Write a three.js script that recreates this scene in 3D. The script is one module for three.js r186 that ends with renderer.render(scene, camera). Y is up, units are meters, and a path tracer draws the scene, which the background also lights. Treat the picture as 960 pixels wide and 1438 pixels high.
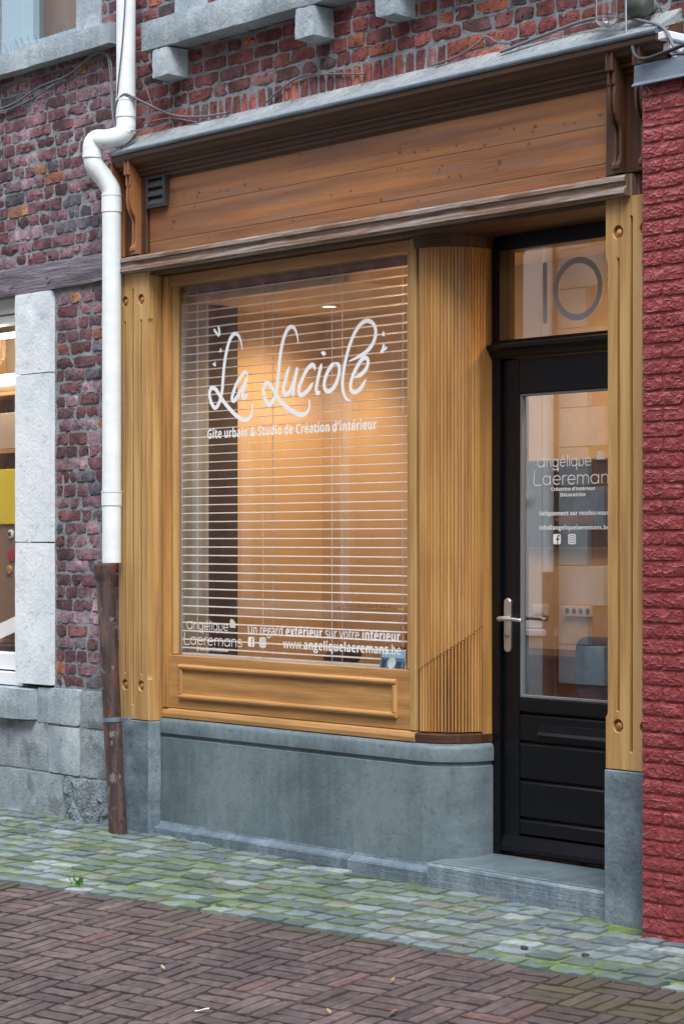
import * as THREE from 'three';
import { mergeGeometries, toCreasedNormals } from 'three/addons/utils/BufferGeometryUtils.js';
import { RoundedBoxGeometry } from 'three/addons/geometries/RoundedBoxGeometry.js';
import { FontLoader } from 'three/addons/loaders/FontLoader.js';

// ---------------------------------------------------------------- camera, sky, sun, exposure
const scene = new THREE.Scene();
const camera = new THREE.PerspectiveCamera(25.954, 960 / 1438, 0.1, 400);
camera.position.set(9.4015, 1.5, 6.6147);
camera.lookAt(9.4015 - Math.sin(0.859274), 1.5, 6.6147 - Math.cos(0.859274));
camera.setViewOffset(960, 1438, 0, -41, 960, 1438);          // rising front: the eye line lies a little below the middle

const SKY_W = 128, SKY_H = 64, skyData = new Float32Array(SKY_W * SKY_H * 4);
for (let j = 0; j < SKY_H; j++) for (let i = 0; i < SKY_W; i++) {
  const e = Math.max(0, Math.sin(((j + 0.5) / SKY_H - 0.5) * Math.PI));      // overcast: brighter overhead
  const l = 0.62 * (1 + 1.5 * e) / 1.6;
  skyData.set([l * 0.90, l * 0.98, l * 1.10, 1], (j * SKY_W + i) * 4);
}
const sky = new THREE.DataTexture(skyData, SKY_W, SKY_H, THREE.RGBAFormat, THREE.FloatType);
sky.mapping = THREE.EquirectangularReflectionMapping; sky.magFilter = sky.minFilter = THREE.LinearFilter; sky.needsUpdate = true;
scene.background = sky; scene.environment = sky;
scene.backgroundIntensity = 1; scene.environmentIntensity = 1;

const sun = new THREE.DirectionalLight(new THREE.Color(1, 0.97, 0.93), 1.4);
sun.position.set(10.0, 15, 6.5); sun.target.position.set(2, 1, 0);
sun.castShadow = true; sun.shadow.radius = 45; sun.shadow.mapSize.set(2048, 2048);
Object.assign(sun.shadow.camera, { left: -8, right: 8, top: 8, bottom: -8, near: 0.5, far: 40 });
scene.add(sun, sun.target);

const renderer = new THREE.WebGLRenderer({ antialias: true });
renderer.toneMapping = THREE.LinearToneMapping;
renderer.toneMappingExposure = 2.6;
renderer.shadowMap.enabled = true;

// ---------------------------------------------------------------- helpers: random, noise, textures
const rngOf = (s) => () => { s = (s + 0x6d2b79f5) | 0; let t = Math.imul(s ^ (s >>> 15), 1 | s); t = (t + Math.imul(t ^ (t >>> 7), 61 | t)) ^ t; return ((t ^ (t >>> 14)) >>> 0) / 4294967296; };
const hash = (x, y, s) => { let h = Math.imul(x, 374761393) ^ Math.imul(y, 668265263) ^ Math.imul(s, 2147483647 - 1234567); h = Math.imul(h ^ (h >>> 13), 1274126177); h ^= h >>> 16; return (h >>> 0) / 4294967296; };
const mod = (a, n) => ((a % n) + n) % n, clamp = (x, a = 0, b = 1) => Math.min(b, Math.max(a, x)), lerp = (a, b, t) => a + (b - a) * t;
const sstep = (a, b, x) => { const t = clamp((x - a) / (b - a)); return t * t * (3 - 2 * t); };
function vnoise(x, y, px, py, s) {
  const x0 = Math.floor(x), y0 = Math.floor(y), u = x - x0, v = y - y0, a = u * u * (3 - 2 * u), b = v * v * (3 - 2 * v);
  const X0 = mod(x0, px), X1 = mod(x0 + 1, px), Y0 = mod(y0, py), Y1 = mod(y0 + 1, py);
  return lerp(lerp(hash(X0, Y0, s), hash(X1, Y0, s), a), lerp(hash(X0, Y1, s), hash(X1, Y1, s), a), b);
}
// u, v in 0..1 over one tile; fx, fy whole numbers of cells
function fbm(u, v, fx, fy, oct, s) { let a = 0, k = 0.5, n = 0; for (let o = 0; o < oct; o++) { a += k * vnoise(u * fx, v * fy, fx, fy, s + o * 17); n += k; k *= 0.55; fx *= 2; fy *= 2; } return a / n; }
function tex(w, h, sx, sy, fn, srgb = true) {
  const d = new Uint8Array(w * h * 4);
  for (let j = 0; j < h; j++) for (let i = 0; i < w; i++) { const c = fn((i + 0.5) / w, (j + 0.5) / h), o = (j * w + i) * 4; if (typeof c === 'number') d[o] = d[o + 1] = d[o + 2] = clamp(c) * 255; else { d[o] = clamp(c[0], 0, 255); d[o + 1] = clamp(c[1], 0, 255); d[o + 2] = clamp(c[2], 0, 255); } d[o + 3] = 255; }
  const t = new THREE.DataTexture(d, w, h); t.wrapS = t.wrapT = THREE.RepeatWrapping; t.magFilter = THREE.LinearFilter; t.minFilter = THREE.LinearMipmapLinearFilter; t.generateMipmaps = true;
  if (srgb) t.colorSpace = THREE.SRGBColorSpace; t.repeat.set(1 / sx, 1 / sy); t.needsUpdate = true; return t;
}
// colour and height in one pass: fn gives [[r, g, b], height]
function texPair(w, h, sx, sy, fn) { const hs = new Float32Array(w * h), map = tex(w, h, sx, sy, (u, v) => { const [c, q] = fn(u, v); hs[Math.floor(v * h) * w + Math.floor(u * w)] = q; return c; }), bump = tex(w, h, sx, sy, (u, v) => hs[Math.floor(v * h) * w + Math.floor(u * w)], false); return { map, bump }; }
const mixc = (a, b, t) => [lerp(a[0], b[0], t), lerp(a[1], b[1], t), lerp(a[2], b[2], t)];
const std = (o) => new THREE.MeshStandardMaterial({ roughness: 0.8, ...o });
const phys = (o) => new THREE.MeshPhysicalMaterial({ roughness: 0.8, ...o });

// wood: u runs along the grain
function wood(seed, sx, sy, light, mid, dark, { knots = 0, rings = 26, worn = null, wornAmount = 0, streak = 0.5, w = 1024, h = 512 } = {}) {
  const R = rngOf(seed), K = []; for (let i = 0; i < knots; i++) K.push([R() * sx, R() * sy, 0.005 + 0.008 * R() * R(), 0.8 + 0.6 * R()]);
  const field = (u, v) => {
    let x = u * sx, y = v * sy, kn = 0, push = 0;
    for (const [kx, ky, kr, kw] of K) { let dx = Math.abs(x - kx); dx = Math.min(dx, sx - dx); let dy = y - ky; if (dy > sy / 2) dy -= sy; if (dy < -sy / 2) dy += sy; const q = Math.hypot(dx * 0.8 + dy * 0.25, dy) / kr; kn = Math.max(kn, sstep(1.25, 0.55, q) * kw); push += Math.sign(dy) * 0.012 * Math.exp(-q * q * 0.12); }
    const warp = (fbm(u, v, 3, 4, 3, seed) - 0.5) * 0.07 + push;
    const ring = 0.5 + 0.5 * Math.sin(((y + warp) / sy) * rings * 6.2832 + 5 * fbm(u, v, 2, 5, 2, seed + 3));
    const fib = 0.72 * fbm(u, v, 14, 120, 3, seed + 7) + 0.28 * vnoise(u * 70, v * 230, 70, 230, seed + 8) - 0.16 * sstep(0.74, 0.86, vnoise(u * 44, v * 300, 44, 300, seed + 9)), broad = fbm(u, v, 3, 12, 3, seed + 11);
    return [ring, fib, broad, Math.min(1, kn)];
  };
  return texPair(w, h, sx, sy, (u, v) => {
    const [ring, fib, broad, kn] = field(u, v), t = clamp(0.5 + (ring - 0.5) * 0.16 + (fib - 0.5) * 0.8 * streak + (broad - 0.5) * 1.1);
    let c = t < 0.5 ? mixc(dark, mid, t * 2) : mixc(mid, light, t * 2 - 1);
    c = mixc(c, [dark[0] * 0.42, dark[1] * 0.38, dark[2] * 0.36], kn * (0.35 + 0.5 * fib));
    if (worn) c = mixc(c, worn, wornAmount * sstep(0.42, 0.68, fbm(u, v, 6, 14, 4, seed + 21)) * (0.6 + 0.6 * fib));
    return [c, 0.45 + 0.35 * (fib - 0.5) * 2 + 0.12 * ring - 0.1 * kn];
  });
}
function stone(seed, size, a, b, c, { pits = 0.3, lines = 0, stain = null, n = 1024, streaks = 0 } = {}) {
  return texPair(n, n, size, size, (u, v) => {
    const big = fbm(u, v, 3, 3, 3, seed), mid = fbm(u, v, 14, 14, 3, seed + 5), fine = fbm(u, v, 90, 90, 2, seed + 9);
    let t = clamp(0.5 + (big - 0.5) * 1.5 + (mid - 0.5) * 0.7 + (fine - 0.5) * 0.45 + (streaks ? (fbm(u, v, 34, 3, 3, seed + 61) - 0.5) * streaks : 0)); let k = t < 0.5 ? mixc(a, b, t * 2) : mixc(b, c, t * 2 - 1);
    const pit = sstep(0.72, 0.8, fbm(u, v, 40, 40, 2, seed + 31)) * pits; k = mixc(k, [k[0] * 0.45, k[1] * 0.45, k[2] * 0.46], pit);
    if (stain) k = mixc(k, stain, 0.75 * sstep(0.56, 0.72, fbm(u, v, 5, 5, 4, seed + 41)));
    return [k, clamp(0.1 + 0.35 * mid + 0.4 * fine - 0.4 * pit + (lines ? lines * vnoise(u * 4, v * 190, 4, 190, seed + 50) : 0))];
  });
}

const T = {};
T.oak = wood(11, 1.3, 0.33, [198, 152, 94], [178, 131, 75], [148, 104, 56], { rings: 5, streak: 0.62 });
T.oakPale = wood(14, 1.5, 0.33, [204, 168, 114], [184, 145, 90], [152, 113, 66], { rings: 5, streak: 0.6 });
T.pine = wood(23, 2.3, 0.40, [176, 120, 70], [150, 97, 54], [112, 68, 40], { knots: 44, rings: 4, w: 2048, streak: 0.55, worn: [126, 98, 86], wornAmount: 0.5 });
T.brown = wood(31, 1.7, 0.22, [96, 62, 40], [76, 48, 32], [52, 33, 23], { rings: 8 });
T.weathered = wood(37, 1.2, 0.16, [156, 134, 118], [124, 98, 80], [84, 60, 46], { rings: 9, worn: [168, 164, 166], wornAmount: 0.8, streak: 0.9 });
T.beam = wood(43, 1.3, 0.24, [150, 142, 150], [122, 114, 122], [86, 80, 90], { knots: 5, rings: 12, streak: 1.0 });
T.blue = stone(51, 1.1, [84, 98, 106], [99, 114, 122], [114, 128, 135], { pits: 0.14, streaks: 0.6 });
T.blueTooled = stone(57, 0.9, [84, 98, 109], [106, 121, 132], [132, 146, 154], { pits: 0.2, lines: 0.3, streaks: 0.5 });
T.pale = stone(63, 1.0, [134, 147, 156], [157, 169, 177], [180, 190, 196], { pits: 0.18, streaks: 0.4 });
T.white = stone(69, 1.2, [204, 213, 221], [219, 227, 233], [231, 236, 239], { pits: 0.14 });
T.grey = stone(77, 0.8, [124, 136, 143], [145, 156, 163], [166, 176, 182], { pits: 0.2, stain: [104, 110, 110], streaks: 0.4 });
T.mortar = stone(83, 0.5, [106, 111, 115], [130, 136, 140], [154, 160, 163], { pits: 0.5, n: 512 });
T.brick = stone(91, 0.42, [150, 146, 148], [206, 202, 202], [252, 250, 250], { pits: 1.0, n: 1024 });
T.concrete = stone(97, 1.5, [150, 150, 150], [176, 176, 174], [196, 196, 194], { pits: 0.2, n: 512 });
T.iron = tex(512, 1024, 0.33, 1.4, (u, v) => {
  const t = fbm(u, v, 12, 8, 5, 301), q = fbm(u, v, 10, 24, 4, 311); let c = mixc([60, 48, 48], [104, 86, 82], clamp(0.5 + (t - 0.5) * 2));
  c = mixc(c, [112, 68, 56], 0.8 * sstep(0.55, 0.74, q)); c = mixc(c, [128, 138, 142], 0.7 * sstep(0.69, 0.75, fbm(u, v, 8, 30, 4, 321))); return mixc(c, [40, 30, 32], 0.5 * sstep(0.64, 0.78, fbm(u, v, 14, 40, 3, 331)));
});
T.ironB = tex(512, 512, 0.33, 0.7, (u, v) => 0.6 * fbm(u, v, 8, 16, 4, 301) + 0.4 * fbm(u, v, 30, 60, 2, 302), false);
T.zinc = tex(512, 256, 1.2, 0.5, (u, v) => mixc([92, 104, 118], [136, 149, 163], clamp(0.5 + (fbm(u, v, 6, 10, 5, 401) - 0.5) * 2.2)));
T.pvc = tex(256, 512, 0.4, 0.9, (u, v) => mixc([222, 230, 233], [238, 243, 245], clamp(0.55 + (fbm(u, v, 6, 8, 5, 411) - 0.5) * 1.8)));
T.paint = tex(512, 512, 0.5, 0.5, (u, v) => mixc([128, 52, 55], [152, 72, 74], clamp(0.5 + (fbm(u, v, 8, 8, 5, 421) - 0.5) * 1.9)));
T.paintB = tex(512, 512, 0.3, 0.3, (u, v) => { const r = 1 - Math.abs(2 * fbm(u, v, 7, 11, 3, 431) - 1); return 0.7 * r * r * r + 0.3 * fbm(u, v, 40, 40, 3, 432); }, false);
T.plaster = tex(256, 256, 1.5, 1.5, (u, v) => mixc([206, 188, 160], [220, 204, 178], fbm(u, v, 6, 6, 4, 441)));
// pavement: moss grows in patches over setts and joints (metres: x -1.6..5.0, z -0.2..3.1)
const PW = 6.6, PH = 3.3;
const mossAt = (X, Z) => { const u = (X + 1.6) / PW, v = (Z + 0.2) / PH; return fbm(u, v, 10, 6, 5, 501) * 0.62 + fbm(u, v, 44, 26, 3, 511) * 0.38; };
T.sett = tex(1536, 768, PW, PH, (u, v) => {
  const m = fbm(u, v, 10, 6, 5, 501) * 0.62 + fbm(u, v, 44, 26, 3, 511) * 0.38, g = fbm(u, v, 60, 30, 4, 521), f = fbm(u, v, 260, 130, 2, 531);
  let c = mixc([184, 190, 192], [240, 246, 248], clamp(0.5 + (g - 0.5) * 0.9 + (f - 0.5) * 1.0)); c = mixc(c, [160, 180, 134], 0.55 * sstep(0.49, 0.66, m + (f - 0.5) * 0.22));
  return mixc(c, [244, 248, 250], 0.35 * sstep(0.68, 0.74, fbm(u, v, 30, 15, 4, 541)));
});
T.joint = tex(1536, 768, PW, PH, (u, v) => {
  const m = fbm(u, v, 10, 6, 5, 501) * 0.62 + fbm(u, v, 44, 26, 3, 511) * 0.38, g = fbm(u, v, 80, 40, 4, 551), right = (u * PW - 1.6);
  let c = mixc([64, 70, 68], [126, 136, 138], clamp(0.5 + (g - 0.5) * 2)); return mixc(c, mixc([62, 80, 40], [118, 138, 78], fbm(u, v, 120, 60, 3, 561)), sstep(0.36, 0.48, m + 0.05 - 0.09 * sstep(2.6, 3.9, right)));
});
T.paver = tex(1536, 768, PW, PH, (u, v) => {
  const g = fbm(u, v, 40, 20, 5, 571), f = fbm(u, v, 300, 150, 2, 581), m = fbm(u, v, 9, 7, 5, 591); let c = mixc([150, 140, 146], [226, 216, 218], clamp(0.5 + (g - 0.5) * 1.2 + (f - 0.5) * 0.9));
  const X = u * PW - 1.6, Z = v * PH - 0.2, edge = Z - (1.12 - 0.124 * (X - 0.6));                           // algae on the bricks beside the setts, thickest near the doorway end
  return mixc(c, [150, 166, 112], 0.6 * sstep(0.44, 0.6, m + 0.11 * sstep(2.4, 4.2, X) - 0.40 * clamp(edge) - 0.02 + (f - 0.5) * 0.25));
});
T.grit = tex(512, 512, 0.25, 0.25, (u, v) => 0.5 * fbm(u, v, 10, 10, 4, 601) + 0.5 * fbm(u, v, 70, 70, 3, 611), false);

const wm = (t, o = {}) => phys({ map: t.map, bumpMap: t.bump, bumpScale: 0.0012, roughness: 0.5, ...o });
const M = {
  oak: wm(T.oak, { roughness: 0.46, clearcoat: 0.35, clearcoatRoughness: 0.28 }), oakPale: wm(T.oakPale, { roughness: 0.5, clearcoat: 0.12, clearcoatRoughness: 0.45 }), pine: wm(T.pine, { roughness: 0.52, clearcoat: 0.12, clearcoatRoughness: 0.45 }),
  brown: wm(T.brown, { roughness: 0.55 }), weathered: wm(T.weathered, { roughness: 0.75, bumpScale: 0.002 }), beam: wm(T.beam, { roughness: 0.9, bumpScale: 0.008 }),
  blue: std({ map: T.blue.map, bumpMap: T.blue.bump, bumpScale: 0.002, roughness: 0.66 }), tooled: std({ map: T.blueTooled.map, bumpMap: T.blueTooled.bump, bumpScale: 0.0035, roughness: 0.75 }),
  step: std({ map: T.blue.map, bumpMap: T.blue.bump, bumpScale: 0.001, roughness: 0.32 }),
  pale: std({ map: T.pale.map, bumpMap: T.pale.bump, bumpScale: 0.004, roughness: 0.85 }), white: std({ map: T.white.map, bumpMap: T.white.bump, bumpScale: 0.004, roughness: 0.85 }),
  grey: std({ map: T.grey.map, bumpMap: T.grey.bump, bumpScale: 0.006, roughness: 0.9 }), rock: std({ map: T.grey.map, bumpMap: T.grey.bump, bumpScale: 0.02, roughness: 0.95, color: new THREE.Color(0.78, 0.8, 0.82) }),
  mortar: std({ map: T.mortar.map, bumpMap: T.mortar.bump, bumpScale: 0.006, roughness: 0.95 }), brick: std({ map: T.brick.map, bumpMap: T.brick.bump, bumpScale: 0.007, roughness: 0.92, vertexColors: true }),
  redBrick: std({ map: T.paint, bumpMap: T.paintB, bumpScale: 0.006, roughness: 0.36 }), redPaint: std({ map: T.paint, bumpMap: T.grit, bumpScale: 0.003, roughness: 0.45 }),
  sett: std({ map: T.sett, bumpMap: T.grit, bumpScale: 0.004, roughness: 0.6, vertexColors: true }), joint: std({ map: T.joint, bumpMap: T.grit, bumpScale: 0.008, roughness: 0.95 }), paver: std({ map: T.paver, bumpMap: T.grit, bumpScale: 0.003, roughness: 0.8, vertexColors: true }),
  paverJoint: std({ map: T.joint, bumpMap: T.grit, bumpScale: 0.006, roughness: 0.95, color: new THREE.Color(0.52, 0.50, 0.44) }),
  iron: std({ map: T.iron, bumpMap: T.ironB, bumpScale: 0.0008, roughness: 0.55, metalness: 0.1 }), zinc: std({ map: T.zinc, roughness: 0.45, metalness: 0.35 }), pvc: std({ map: T.pvc, roughness: 0.4 }),
  black: phys({ color: new THREE.Color(0.004, 0.0045, 0.0065), roughness: 0.30, specularIntensity: 0.6, bumpMap: T.grit, bumpScale: 0.0005 }), steel: std({ color: new THREE.Color(0.62, 0.64, 0.66), metalness: 0.9, roughness: 0.34 }), gasket: std({ color: new THREE.Color(0.16, 0.17, 0.19), roughness: 0.6 }),
  glass: phys({ color: 0xffffff, transmission: 1, roughness: 0, thickness: 0, ior: 1.65 }), doubleGlass: phys({ color: 0xffffff, transmission: 1, roughness: 0, thickness: 0, ior: 2.3 }), vinyl: std({ color: new THREE.Color(0.86, 0.88, 0.90), roughness: 0.6, side: THREE.DoubleSide }), frost: std({ color: new THREE.Color(0.52, 0.55, 0.62), roughness: 0.7, side: THREE.DoubleSide }),
  orangeVinyl: std({ color: new THREE.Color(0.42, 0.14, 0.06), roughness: 0.6, side: THREE.DoubleSide }), blind: std({ color: new THREE.Color(0.88, 0.90, 0.92), roughness: 0.35, metalness: 0.1 }), cord: std({ color: new THREE.Color(0.75, 0.76, 0.78), roughness: 0.8 }),
  plaster: std({ map: T.plaster, roughness: 0.9 }), whitePaint: std({ color: new THREE.Color(0.78, 0.80, 0.82), roughness: 0.6 }), dark: std({ color: new THREE.Color(0.035, 0.037, 0.042), roughness: 0.7 }), floor: wm(T.oak, {}),
  cable: std({ color: new THREE.Color(0.15, 0.15, 0.17), roughness: 0.6 }), cablePink: std({ color: new THREE.Color(0.17, 0.11, 0.12), roughness: 0.6 }), cableBlack: std({ color: new THREE.Color(0.02, 0.022, 0.03), roughness: 0.45 }),
  concrete: std({ map: T.concrete.map, roughness: 0.95 }),
};

// ---------------------------------------------------------------- helpers: geometry and naming
// uv in metres by the face's own direction; the grain axis runs along u
function boxUV(g, grain = 0, ou = 0, ov = 0) {
  g = g.index ? g.toNonIndexed() : g; const p = g.attributes.position, uv = new Float32Array(p.count * 2), a = new THREE.Vector3(), b = new THREE.Vector3(), c = new THREE.Vector3();
  for (let i = 0; i < p.count; i += 3) {
    a.fromBufferAttribute(p, i); b.fromBufferAttribute(p, i + 1); c.fromBufferAttribute(p, i + 2);
    const n = b.clone().sub(a).cross(c.clone().sub(a)), m = [Math.abs(n.x), Math.abs(n.y), Math.abs(n.z)], k = m[0] > m[1] && m[0] > m[2] ? 0 : m[1] > m[2] ? 1 : 2;
    let u = grain, v; if (u === k) { u = (k + 1) % 3; v = (k + 2) % 3; } else v = 3 - u - k;
    for (let q = 0; q < 3; q++) { const w = [p.getX(i + q), p.getY(i + q), p.getZ(i + q)]; uv[(i + q) * 2] = w[u] + ou; uv[(i + q) * 2 + 1] = w[v] + ov; }
  }
  g.setAttribute('uv', new THREE.BufferAttribute(uv, 2)); return g;
}
let seedUV = 1;
const offs = () => { seedUV++; return [hash(seedUV, 3, 9) * 3, hash(seedUV, 7, 9) * 3]; };
function finish(g, grain) { const [a, b] = offs(); return boxUV(g, grain, a, b); }
function box(x0, x1, y0, y1, z0, z1, grain = 0, bev = 0.003) {
  const w = x1 - x0, h = y1 - y0, d = z1 - z0, r = Math.min(bev, w / 3, h / 3, d / 3);
  const g = r > 0 ? new RoundedBoxGeometry(w, h, d, 1, r) : new THREE.BoxGeometry(w, h, d); g.translate((x0 + x1) / 2, (y0 + y1) / 2, (z0 + z1) / 2); return finish(g, grain);
}
const shapeOf = (pts) => new THREE.Shape(pts.map(([x, y]) => new THREE.Vector2(x, y)));
function ccw(pts) { let a = 0; pts.forEach(([x, y], i) => { const [p, q] = pts[(i + 1) % pts.length]; a += x * q - p * y; }); return a > 0 ? pts : [...pts].reverse(); }
function prismX(prof, x0, x1, grain = 0) { const g = new THREE.ExtrudeGeometry(shapeOf(ccw(prof.map(([z, y]) => [-z, y]))), { depth: x1 - x0, bevelEnabled: false }); g.rotateY(Math.PI / 2); g.translate(x0, 0, 0); return finish(g, grain); }
function prismY(prof, y0, y1, grain = 1) { const g = new THREE.ExtrudeGeometry(shapeOf(ccw(prof.map(([x, z]) => [x, -z]))), { depth: y1 - y0, bevelEnabled: false }); g.rotateX(-Math.PI / 2); g.translate(0, y0, 0); return finish(g, grain); }
function prismZ(shape, z0, z1, grain = 1, bevel = 0) { const g = new THREE.ExtrudeGeometry(shape, { depth: z1 - z0 - bevel, bevelEnabled: bevel > 0, bevelSize: bevel, bevelThickness: bevel, bevelOffset: -bevel, bevelSegments: 1, curveSegments: 10 }); g.translate(0, 0, z0); return finish(g, grain); }
// side walls through outlines of equal length at several heights, closed on top
function loftY(levels, grain = 0) {
  const pos = []; const tri = (a, b, c) => pos.push(...a, ...b, ...c);
  for (let k = 0; k + 1 < levels.length; k++) { const [y0, o0] = levels[k], [y1, o1] = levels[k + 1]; for (let i = 0; i + 1 < o0.length; i++) { const a = [o0[i][0], y0, o0[i][1]], b = [o0[i + 1][0], y0, o0[i + 1][1]], c = [o1[i + 1][0], y1, o1[i + 1][1]], d = [o1[i][0], y1, o1[i][1]]; tri(a, b, c); tri(a, c, d); } }
  const [yt, ot] = levels[levels.length - 1], zb = -0.30; for (let i = 0; i + 1 < ot.length; i++) { const a = [ot[i][0], yt, ot[i][1]], b = [ot[i + 1][0], yt, ot[i + 1][1]]; tri(a, b, [b[0], yt, zb]); tri(a, [b[0], yt, zb], [a[0], yt, zb]); }
  let g = new THREE.BufferGeometry(); g.setAttribute('position', new THREE.BufferAttribute(new Float32Array(pos), 3)); g = boxUV(g, grain); g.computeVertexNormals(); return toCreasedNormals(g, 0.7);
}
const tube = (pts, r, seg = 40, rad = 8) => new THREE.TubeGeometry(new THREE.CatmullRomCurve3(pts.map((p) => new THREE.Vector3(...p))), seg, r, rad, false);
const cyl = (r0, r1, h, x, y, z, seg = 24) => new THREE.CylinderGeometry(r0, r1, h, seg).translate(x, y, z);
const merge = (list) => mergeGeometries(list.map((g) => { const q = g.index ? g.toNonIndexed() : g.clone(); for (const k of Object.keys(q.attributes)) if (!['position', 'normal', 'uv'].includes(k)) q.deleteAttribute(k); return q; }));

const taken = {};
const numbered = (n) => { taken[n] = (taken[n] ?? -1) + 1; return taken[n] ? n + '_' + String(taken[n]).padStart(3, '0') : n; };
function mesh(name, g, m, parent) { const o = new THREE.Mesh(g, m); o.name = name; o.castShadow = o.receiveShadow = true; parent.add(o); return o; }
function thing(name, label, category, group) { const o = new THREE.Group(); o.name = numbered(name); o.userData = { label, category }; if (group) o.userData.group = group; scene.add(o); return o; }
function single(name, g, m, label, category, group) { const o = mesh(numbered(name), g, m, scene); o.userData = { label, category }; if (group) o.userData.group = group; return o; }
function struct(name, g, m) { const o = mesh(numbered(name), g, m, scene); o.userData.kind = 'structure'; return o; }

// a worn block lying in the xy plane, its face towards +z: nx by ny faces, sides running back to -d
function block(w, h, d, R, { nx = 5, ny = 2, rough = 0.003, inset = 0.004, round = 0.003, skew = 0.003, corner = 0.004, crease = 0.75 } = {}) {
  const P = [], I = [], c = [0, 0, 0, 0].map(() => [(R() - 0.5) * 2 * skew, (R() - 0.5) * 2 * skew]);
  const at = (u, v, k) => { const a = (u + 1) / 2, b = (v + 1) / 2, f = (q) => lerp(lerp(c[0][q], c[1][q], a), lerp(c[3][q], c[2][q], a), b); return [u * (w / 2 - k) + f(0), v * (h / 2 - k) + f(1)]; };
  for (let j = 0; j <= ny; j++) for (let i = 0; i <= nx; i++) {
    let u = i / nx * 2 - 1, v = j / ny * 2 - 1; const e = Math.max(Math.abs(u), Math.abs(v)) === 1, cr = Math.abs(u) === 1 && Math.abs(v) === 1, cq = cr ? corner * (0.3 + R()) : 0; let [x, y] = at(u, v, inset * (0.5 + R())); x -= u * cq; y -= v * cq;
    P.push(x + (e ? 0 : (R() - 0.5) * w * 0.06), y + (e ? 0 : (R() - 0.5) * h * 0.14), (e ? -round * (0.4 + 0.9 * R()) : 0) + (R() - 0.5) * 2 * rough);
  }
  for (let j = 0; j < ny; j++) for (let i = 0; i < nx; i++) { const a = j * (nx + 1) + i, b = a + 1, q = a + nx + 1, r = q + 1; if ((i + j) % 2) I.push(a, b, r, a, r, q); else I.push(a, b, q, b, r, q); }
  const ring = []; for (let i = 0; i < nx; i++) ring.push([i, 0]); for (let j = 0; j < ny; j++) ring.push([nx, j]); for (let i = nx; i > 0; i--) ring.push([i, ny]); for (let j = ny; j > 0; j--) ring.push([0, j]);
  const base = P.length / 3; ring.forEach(([i, j]) => { const [x, y] = at(i / nx * 2 - 1, j / ny * 2 - 1, 0); P.push(x, y, -d); });
  ring.forEach(([i, j], k) => { const n = ring[(k + 1) % ring.length], a = j * (nx + 1) + i, b = n[1] * (nx + 1) + n[0], q = base + k, r = base + (k + 1) % ring.length; I.push(a, q, b, b, q, r); });
  const g = new THREE.BufferGeometry(); g.setAttribute('position', new THREE.BufferAttribute(new Float32Array(P), 3)); g.setIndex(I); return toCreasedNormals(g, crease);
}
function tint(g, rgb, R, vary = 0.12) { const p = g.attributes.position, n = p.count, c = new Float32Array(n * 3), s0 = Math.floor(R() * 1e5); for (let i = 0; i < n; i++) { const k = 1 + (hash(Math.round(p.getX(i) * 1e4), Math.round((p.getY(i) + p.getZ(i) * 3) * 1e4), s0) - 0.5) * 2 * vary; c[i * 3] = rgb[0] * k; c[i * 3 + 1] = rgb[1] * k; c[i * 3 + 2] = rgb[2] * k; } g.setAttribute('color', new THREE.BufferAttribute(c, 3)); return g; }
function planeUV(g, ax, ay, dx, dy) { const p = g.attributes.position, uv = new Float32Array(p.count * 2); const get = [(i) => p.getX(i), (i) => p.getY(i), (i) => p.getZ(i)]; for (let i = 0; i < p.count; i++) { uv[i * 2] = get[ax](i) + dx; uv[i * 2 + 1] = get[ay](i) + dy; } g.setAttribute('uv', new THREE.BufferAttribute(uv, 2)); return g; }
const lin = (h) => { const c = new THREE.Color(h); return [c.r, c.g, c.b]; };
function pick(list, R) { let t = 0; for (const [w] of list) t += w; let q = R() * t; for (const [w, c] of list) { q -= w; if (q <= 0) return c; } return list[0][1]; }

// ---------------------------------------------------------------- ground: falls away from the houses towards the middle of the street
const gy = (X, z) => { const q = clamp(z, 0, 2.6); return -0.012 * (clamp(X, -6, 10) - 1.7) - 0.04 * q - 0.022 * q * q - (z > 2.6 ? 0.02 * Math.min(z - 2.6, 2) : 0); };
const kerbZ = (X) => 1.12 - 0.124 * (clamp(X, -1.6, 5.2) - 0.6) + 0.02 * Math.sin(X * 2.1);
function sheet(x0, x1, z0, z1, nx, nz, yOf) {
  const P = [], I = []; for (let j = 0; j <= nz; j++) for (let i = 0; i <= nx; i++) { const x = lerp(x0, x1, i / nx), z = lerp(z0, z1, j / nz); P.push(x, yOf(x, z), z); }
  for (let j = 0; j < nz; j++) for (let i = 0; i < nx; i++) { const a = j * (nx + 1) + i, b = a + 1, c = a + nx + 1, d = c + 1; I.push(a, c, b, b, c, d); }
  const g = new THREE.BufferGeometry(); g.setAttribute('position', new THREE.BufferAttribute(new Float32Array(P), 3)); g.setIndex(I); g.computeVertexNormals(); return planeUV(g, 0, 2, 1.6, 0.2);
}
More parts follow.
